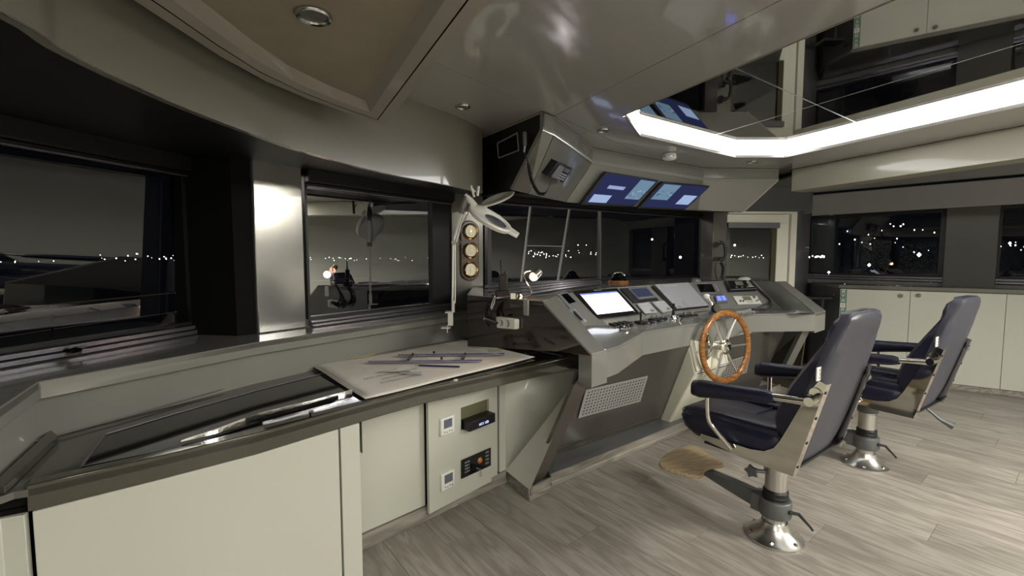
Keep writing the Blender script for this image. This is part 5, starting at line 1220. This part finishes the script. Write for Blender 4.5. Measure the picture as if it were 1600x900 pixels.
# ================================================================== HELM CHAIRS
def superring(z, y, hw, hd, r): return rring((0, y, z), (1, 0, 0), (0, 1, 0), 2 * hw, 2 * hd, r, 6)
def make_chair(px, py, rz, uy, label, foot, knobs=True, stub=False):
    b = H(px, py, 0.0); t = thing('helm_chair', label, 'chair', (b.x, b.y, 0), rz)
    P = lambda nm, g, m, par=t, **k: part(nm, g, m, par, local=True, **k)
    pedg = P('floor_flange', lathe((0, 0, 0), (0, 0, 1), [(0.132, 0.0005), (0.132, 0.010), (0.120, 0.016), (0.075, 0.052), (0.066, 0.066), (0.058, 0.085), (0.05, 0.085)], 36), alu)
    for k in range(6):
        a = k * pi / 3 + .3; P('bolt', lathe((.108 * cos(a), .108 * sin(a), .018), (0.3 * cos(a), 0.3 * sin(a), 1), [(.012, 0), (.012, .006), (.006, .010), (0, .010)], 10), steel, pedg)
    P('column', lathe((0, 0, .08), (0, 0, 1), [(0.050, 0), (0.050, 0.27), (0.046, 0.27), (0.046, 0.36)], 24), alu)
    P('rubber_sleeve', lathe((0, 0, .205), (0, 0, 1), [(0.058, 0), (0.060, 0.012), (0.056, 0.02), (0.058, 0.035), (0.052, 0.045), (0.05, 0.045)], 24), black)
    cl = P('clamp_ring', join(lathe((0, 0, .115), (0, 0, 1), [(0.051, 0), (0.070, 0.0), (0.074, 0.01), (0.074, 0.075), (0.070, 0.085), (0.051, 0.085)], 24), box((-.0, .05, .158), (0.09, .10, .085))), greyalu, bevel=0.003)
    P('clamp_lever', tube([(-.02, -.07, .165), (.02, -.10, .155), (.05, -.14, .10), (.055, -.15, .085)], .006, 8, [.010, .008, .006, .006]), black, cl)
    P('collar', lathe((0, 0, .335 if not stub else .36), (0, 0, 1), [(0.050, 0), (0.057, 0.003), (0.057, 0.045), (0.050, 0.05)], 24), alu if not stub else greyalu)
    if knobs:
        star = [Vector((.0, 0, 0)) for _ in range(0)]
        kc = Vector((-.09, .075, .335))
        kd_ = Vector((-.97, -.1, 0.0)).normalized(); kx, ky, kz = frame_of(kd_)
        P('lock_knob', join(cyl(Vector((-.04, .03, .335)), kc, .009, 10), prism([kc + kx * (r0 := .036 if i % 2 == 0 else .023) * cos(pi * i / 5) + ky * r0 * sin(pi * i / 5) for i in range(10)], kd_ * .014)), greyalu, bevel=0.003)
    if foot:
        P('footrest_arm', prism([(-.026, .06, .116), (-.026, .06, .200), (-.026, .17, .204), (-.026, .42, .207), (-.026, .42, .186), (-.026, .25, .150)], (.052, 0, 0)), greyalu, bevel=0.003)
        fr = [(-.215, .50), (-.19, .545), (-.08, .585), (.06, .595), (.15, .575), (.175, .53), (.155, .47), (.125, .40), (.115, .345), (.085, .315), (.02, .335), (-.05, .345), (-.10, .325), (-.145, .32), (-.18, .36), (-.205, .43)]
        frs = smoothpts([Vector((x, y, .208)) for x, y in fr] + [Vector((fr[0][0], fr[0][1], .208))], 3)[:-1]
        P('footrest', prism(frs, (0, 0, .022)), oak, bevel=0.006, seg=3, label='oak footrest board')
    dy = uy
    # seat frame: two steel side plates with a flange round the back
    sp = [(.245, .512), (.25, .497), (.235, .487), (.0, .462), (-.175, .462), (-.285, .885), (-.262, .895), (-.222, .828), (-.16, .68), (-.125, .60), (-.10, .558), (-.06, .530), (0.0, .518)]
    for s in (-1, 1):
        x = s * .272
        P('side_plate', prism([(x, y + dy, z) for y, z in sp], (-s * .006, 0, 0)), steel)
        fl_ = [(.2725 * s, -.175 + dy, .462), (.2725 * s, -.285 + dy, .885), ((.2725 - .036) * s, -.289 + dy, .885), ((.2725 - .036) * s, -.179 + dy, .462)]
        P('back_flange', prism(fl_, (0, -.005, -.001)), steel)
        for k in range(4):
            u = .1 + k * .27; P('bolt', lathe(((.2725 - .017) * s, -.180 - .11 * u + dy, .462 + .423 * u), (0, -1, -.25), [(.007, 0), (.007, .004), (0, .006)], 8), black)
    P('under_plate', box((0, .03 + dy, .472), (.53, .40, .010)), black)
    P('swivel', lathe((0, 0, .40), (0, 0, 1), [(.05, 0), (.075, .03), (.075, .058), (0, .058)], 20), greyalu)
    # seat cushion
    rings = []
    for z, gx, yf, yb in ((.478, .225, .30, -.10), (.486, .25, .345, -.13), (.515, .262, .385, -.145), (.56, .268, .40, -.15), (.592, .262, .392, -.15), (.610, .245, .37, -.15), (.612, .20, .33, -.14)):
        rings.append(rring((0, (yf + yb) / 2 + dy, z), (1, 0, 0), (0, 1, 0), 2 * gx, yf - yb, .09, 6))
    P('seat_cushion', loft(rings), leather, sharp=70)
    for s in (-1, 1):    # raised bolsters
        P('seat_bolster', loft([rring((s * .175, y + dy, z), (1, 0, 0), (0, 0, 1), w_, h_, .02, 4) for y, z, w_, h_ in ((.36, .590, .12, .045), (.30, .602, .14, .055), (.10, .600, .15, .07), (-.05, .60, .15, .075), (-.13, .605, .14, .075))]), leather, sharp=70)
    P('seat_seam', join(tube([(x, .08 + dy, .619) for x in (-.11, 0, .11)], .002, 5), tube([(x, .072 + dy, .619) for x in (-.11, 0, .11)], .002, 5)), seam_m)
    P('front_seam', tube([Vector(p) + Vector((0, 0, 0)) for p in rring((0, .125 + dy, .590), (1, 0, 0), (0, 1, 0), .530, .545, .09, 6)[:14]], .002, 5), seam_m)
    # backrest: profile in (y,z) for front and rear, half width
    bp = [(.535, -.115, -.175, .215), (.60, -.080, -.192, .245), (.68, -.072, -.213, .258), (.76, -.092, -.234, .262), (.85, -.135, -.258, .262), (.93, -.180, -.279, .255), (1.0, -.220, -.298, .243), (1.05, -.248, -.310, .228), (1.09, -.248, -.322, .215), (1.13, -.258, -.332, .195), (1.158, -.285, -.332, .165), (1.168, -.305, -.325, .12)]
    def brow(z, yf, yr, hw, rear):
        n = 15; out = []
        for i in range(n):
            u = -1 + 2 * i / (n - 1); ed = abs(u) ** 7; t_ = min(1, max(0, (u * u - .15) / .5))
            out.append(Vector((hw * u, yf - .012 + .016 * t_ - .030 * ed + dy, z)))
        return out
    rows = [brow(z, yf, yr, hw, 0) + [Vector((hw * u, yr + .018 + dy, z)) for u in (1.0, .5, 0, -.5, -1.0)] for z, yf, yr, hw in bp]
    P('backrest', loft(rows), leather, sharp=60)
    shr = []
    for z, yf, yr, hw in bp:
        zz_ = z
        shr.append([Vector((hw * 1.02, yr + .040 + dy, zz_)), Vector((hw * 1.035, yr + .016 + dy, zz_)), Vector((hw * 1.0, yr + dy, zz_)), Vector((hw * .5, yr - .007 + dy, zz_)), Vector((0, yr - .009 + dy, zz_)), Vector((-hw * .5, yr - .007 + dy, zz_)), Vector((-hw * 1.0, yr + dy, zz_)), Vector((-hw * 1.035, yr + .016 + dy, zz_)), Vector((-hw * 1.02, yr + .040 + dy, zz_))])
    shr = [[p + Vector((0, .030, -.075)) for p in shr[0]]] + shr
    P('back_shell', loft(shr, closed=False), shell_m, label='charcoal rear shell of the backrest', sharp=60)
    for zs in (1.048, 1.057):
        r0 = brow(zs, -.246 if zs < 1.05 else -.2475, -.312, .228, 0); P('headrest_seam', tube([p + Vector((0, .002, 0)) for p in r0], .0024, 5), seam_m)
    # armrests
    for s in (-1, 1):
        x = s * .315
        rg = []
        for y, zc_, w_, h_ in ((.270, .748, .030, .040), (.262, .752, .060, .075), (.22, .755, .070, .086), (.12, .768, .070, .074), (.0, .783, .070, .062), (-.08, .790, .066, .055), (-.115, .791, .045, .035)):
            rg.append(rring((x, y + dy, zc_), (1, 0, 0), (0, 0, 1), w_, h_, min(w_, h_) * .42, 4))
        P('armrest', loft(rg), leather, sharp=60)
        P('arm_tube', tube([(x, -.10 + dy, .795), (x, -.258 + dy, .812)], .016, 14), steel)
        P('arm_pivot', join(cyl((s * .262, -.250 + dy, .815), (s * .331, -.250 + dy, .815), .019, 16), cyl((s * .266, -.252 + dy, .842), (s * .278, -.252 + dy, .842), .022, 20)), steel)
        P('arm_support', tube(smoothpts([(x, .19 + dy, .735), (x, .188 + dy, .66), (x, .180 + dy, .61), (x - s * .01, .155 + dy, .572), (s * .285, .08 + dy, .492)], 5), .0115, 12), steel)
    P('side_tag', box((-.276, -.262 + dy, .925), (.004, .045, .055), [Vector((0, 1, 0)), Vector((1, 0, 0)), Vector((0, 0, 1))]), white)
    text('HELM SEAT', [W[t] @ Vector(p) for p in ((-.2795, -.25 + dy, .945), (-.2795, -.275 + dy, .945), (-.2795, -.275 + dy, .905), (-.2795, -.25 + dy, .905))], ink, 'tag_lettering', t)
    if stub:
        P('height_lever', tube([(.18, -.10 + dy, .44), (.22, -.18 + dy, .36), (.24, -.24 + dy, .33)], .012, 8, [.008, .012, .024]), greyalu)
    return t
make_chair(1209, 838, radians(36), 0.0, 'near navy leather helm chair with oak footrest beside the steering wheel', True)
make_chair(1351, 725, radians(33), -0.13, 'far navy leather helm chair in front of the cream side cabinets', True, knobs=False, stub=True)

# ================================================================== OUTSIDE
rnd = random.Random(3); gs = []
def star(px, py, r, Y=120):
    p = D(px, py, Y) if px > 300 else D(px, py, 60); s = 0.85 * r * p.length / F
    gs.append(([p + Vector(v) * s for v in ((1, 0, 0), (-1, 0, 0), (0, 1, 0), (0, -1, 0), (0, 0, 1), (0, 0, -1))], [(0, 2, 4), (2, 1, 4), (1, 3, 4), (3, 0, 4), (2, 0, 5), (1, 2, 5), (3, 1, 5), (0, 3, 5)]))
for x0, x1, n, y, jy, r in ((0, 100, 5, 408, 2, .9), (150, 360, 34, 402, 6, .9), (480, 700, 30, 405, 3, .7), (820, 900, 26, 397, 6, .9), (900, 935, 8, 390, 9, .8), (1130, 1205, 14, 401, 2, .8), (1262, 1292, 22, 401, 1.5, 1.1), (1300, 1470, 20, 370, 26, 1.0), (1560, 1660, 9, 385, 8, .9), (1680, 2400, 60, 396, 12, .9), (-900, 0, 50, 404, 5, .9)):
    for _ in range(n): star(rnd.uniform(x0, x1), y + rnd.uniform(-jy, jy), r * rnd.uniform(.5, 1.2))
for x, y, r in ((1019, 374, 1.8), (1063, 402, 2.4), (1148, 383, 2), (1436, 398, 3.0), (1358, 414, 2.4), (1295, 426, 2.4), (1578, 380, 1.8)): star(x, y, r)
o = solo('city_lights', join(*gs), city, 'scattered harbour lights far off in the night beyond all windows', 'lights'); o['kind'] = 'stuff'
# side deck rail and bulwark outside the port windows
rl = thing('deck_railing', 'thin steel deck railing outside the port windows', 'railing', (-2.9, 3.5, .6))
rp0 = [Vector((-3.05, 1.2, 1.07)), Vector((-3.0, 2.6, 1.09)), Vector((-2.65, 4.1, 1.11)), Vector((-2.0, 5.6, 1.13)), Vector((-1.2, 6.7, 1.15))]
rls = smoothpts(rp0, 5)
part('top_rail', tube(rls, .014, 8), steel, rl); part('mid_rail', tube([p + Vector((0, 0, -.16)) for p in rls], .008, 6), steel, rl)
for i in range(0, len(rls), 3): part('stanchion', cyl(rls[i] + Vector((0, 0, -.55)), rls[i], .012, 8), steel, rl)
bw = thing('bulwark', 'pale curved deck bulwark outside the port windows', 'bulwark', (-3.0, 3, 0))
part('wall', quadgrid([[p + Vector((-.03, .03, -.55)) for p in rls], [p + Vector((-.03, .03, -1.1)) for p in rls]]), cream, bw)
part('deck', prism([Vector((-3.1, -2.4, 0.0)), Vector((-2.25, -2.4, 0.0)), Vector((-2.25, 2.4, 0)), Vector((-.6, 4.6, 0)), Vector((2.5, 6.6, 0)), Vector((3, 9, 0)), Vector((-1.2, 6.8, 0)), Vector((-3.1, 2.6, 0))], (0, 0, -.05)), MT('dark_teak_deck', (.05, .04, .03), .6), bw)
mf = thing('antenna_frame', 'pair of slim pale poles with a crossbar outside the forward window', 'antenna', D(850, 470, 6.4))
mp0, mp1, mq0, mq1 = D(829, 322, 6.3), D(813, 455, 6.3), D(890, 326, 6.3), D(870, 450, 6.3)
mp1 = mp0 + (mp1 - mp0) * (mp0.z / (mp0.z - mp1.z)); mq1 = mq0 + (mq1 - mq0) * (mq0.z / (mq0.z - mq1.z))
part('pole', cyl(mp0, mp1, .018, 8), lampwhite, mf); part('pole', cyl(mq0, mq1, .018, 8), lampwhite, mf); part('crossbar', cyl(D(823, 384, 6.3), D(881, 385, 6.3), .008, 6), lampwhite, mf)

for nm_, lc_, e_n in (('deck_fill_port', (-2.5, 4.9, 2.3), 70), ('deck_fill_forward', (0.8, 7.4, 2.6), 30)):  # bare point lights added outside to brighten the poles and bulwark
    l_d = bpy.data.lights.new(nm_, 'POINT'); l_d.energy = e_n; l_d.shadow_soft_size = .08; l_d.color = (1, .9, .8)
    o_d = bpy.data.objects.new(nm_, l_d); COL.objects.link(o_d); o_d.location = lc_
# ================================================================== UNSEEN FILL LAMPS, ADDED TO BRIGHTEN THE ROOM (behind and beside the photographer)
def added_fill_lamp(x, y, sx, sy, pw, label, z=ZC, col=(1.0, .96, .88)):
    t = thing('added_fill_lamp', label, 'ceiling light', (x, y, z - .05), group=None)
    part('housing', join(box((x, y, z - .012), (sx + .06, sy + .06, .022))), white, t)
    part('diffuser', box((x, y, z - .028), (sx, sy, .008)), emis('fill_diffuser', col, 2.2) if 'fill_diffuser' not in bpy.data.materials else bpy.data.materials['fill_diffuser'], t)
    l = bpy.data.lights.new('fill_light', 'AREA'); l.shape = 'RECTANGLE'; l.size = sx; l.size_y = sy; l.energy = pw; l.color = col
    lo = bpy.data.objects.new('fill_light', l); COL.objects.link(lo); lo.parent = t; lo.location = (0, 0, .012)
added_fill_lamp(1.3, 0.2, .9, .5, FILL * .30, 'added flat fill lamp on the ceiling just behind the photographer')
added_fill_lamp(2.6, -1.0, .9, .5, FILL * 1.1, 'added flat fill lamp on the ceiling aft on the starboard side')
added_fill_lamp(-0.2, -1.6, .9, .5, FILL * .35, 'added flat fill lamp on the ceiling aft on the port side', z=ZL + .03)
added_fill_lamp(3.9, 1.2, .5, .9, FILL * 2.2, 'added flat fill lamp on the ceiling beside the starboard beam', z=ZC)
GR = {'helm_chair': 'helm chairs behind the console', 'base_cabinet': 'cream cabinets under the chart table', 'side_cabinet': 'cream cabinets along the starboard side',
      'thermostat': 'thermostats on the cabinet door', 'ceiling_downlight': 'unlit ceiling downlights', 'instrument_cover': 'grey snap covers on the console', 'display': 'small displays on the console panel',
      'joystick': 'joysticks on the console desk', 'monitor': 'overhead monitors', 'added_fill_lamp': 'added fill lamps behind the photographer'}
for o in bpy.data.objects:
    k = o.name.split('.')[0]
    if o.parent is None and k in GR: o['group'] = GR[k]
for o in bpy.data.objects:
    if o.name.startswith('trim_') or o.name.startswith('wall_'):
        o['kind'] = 'structure'
        for k in ('label', 'category'):
            if k in o.keys(): del o[k]
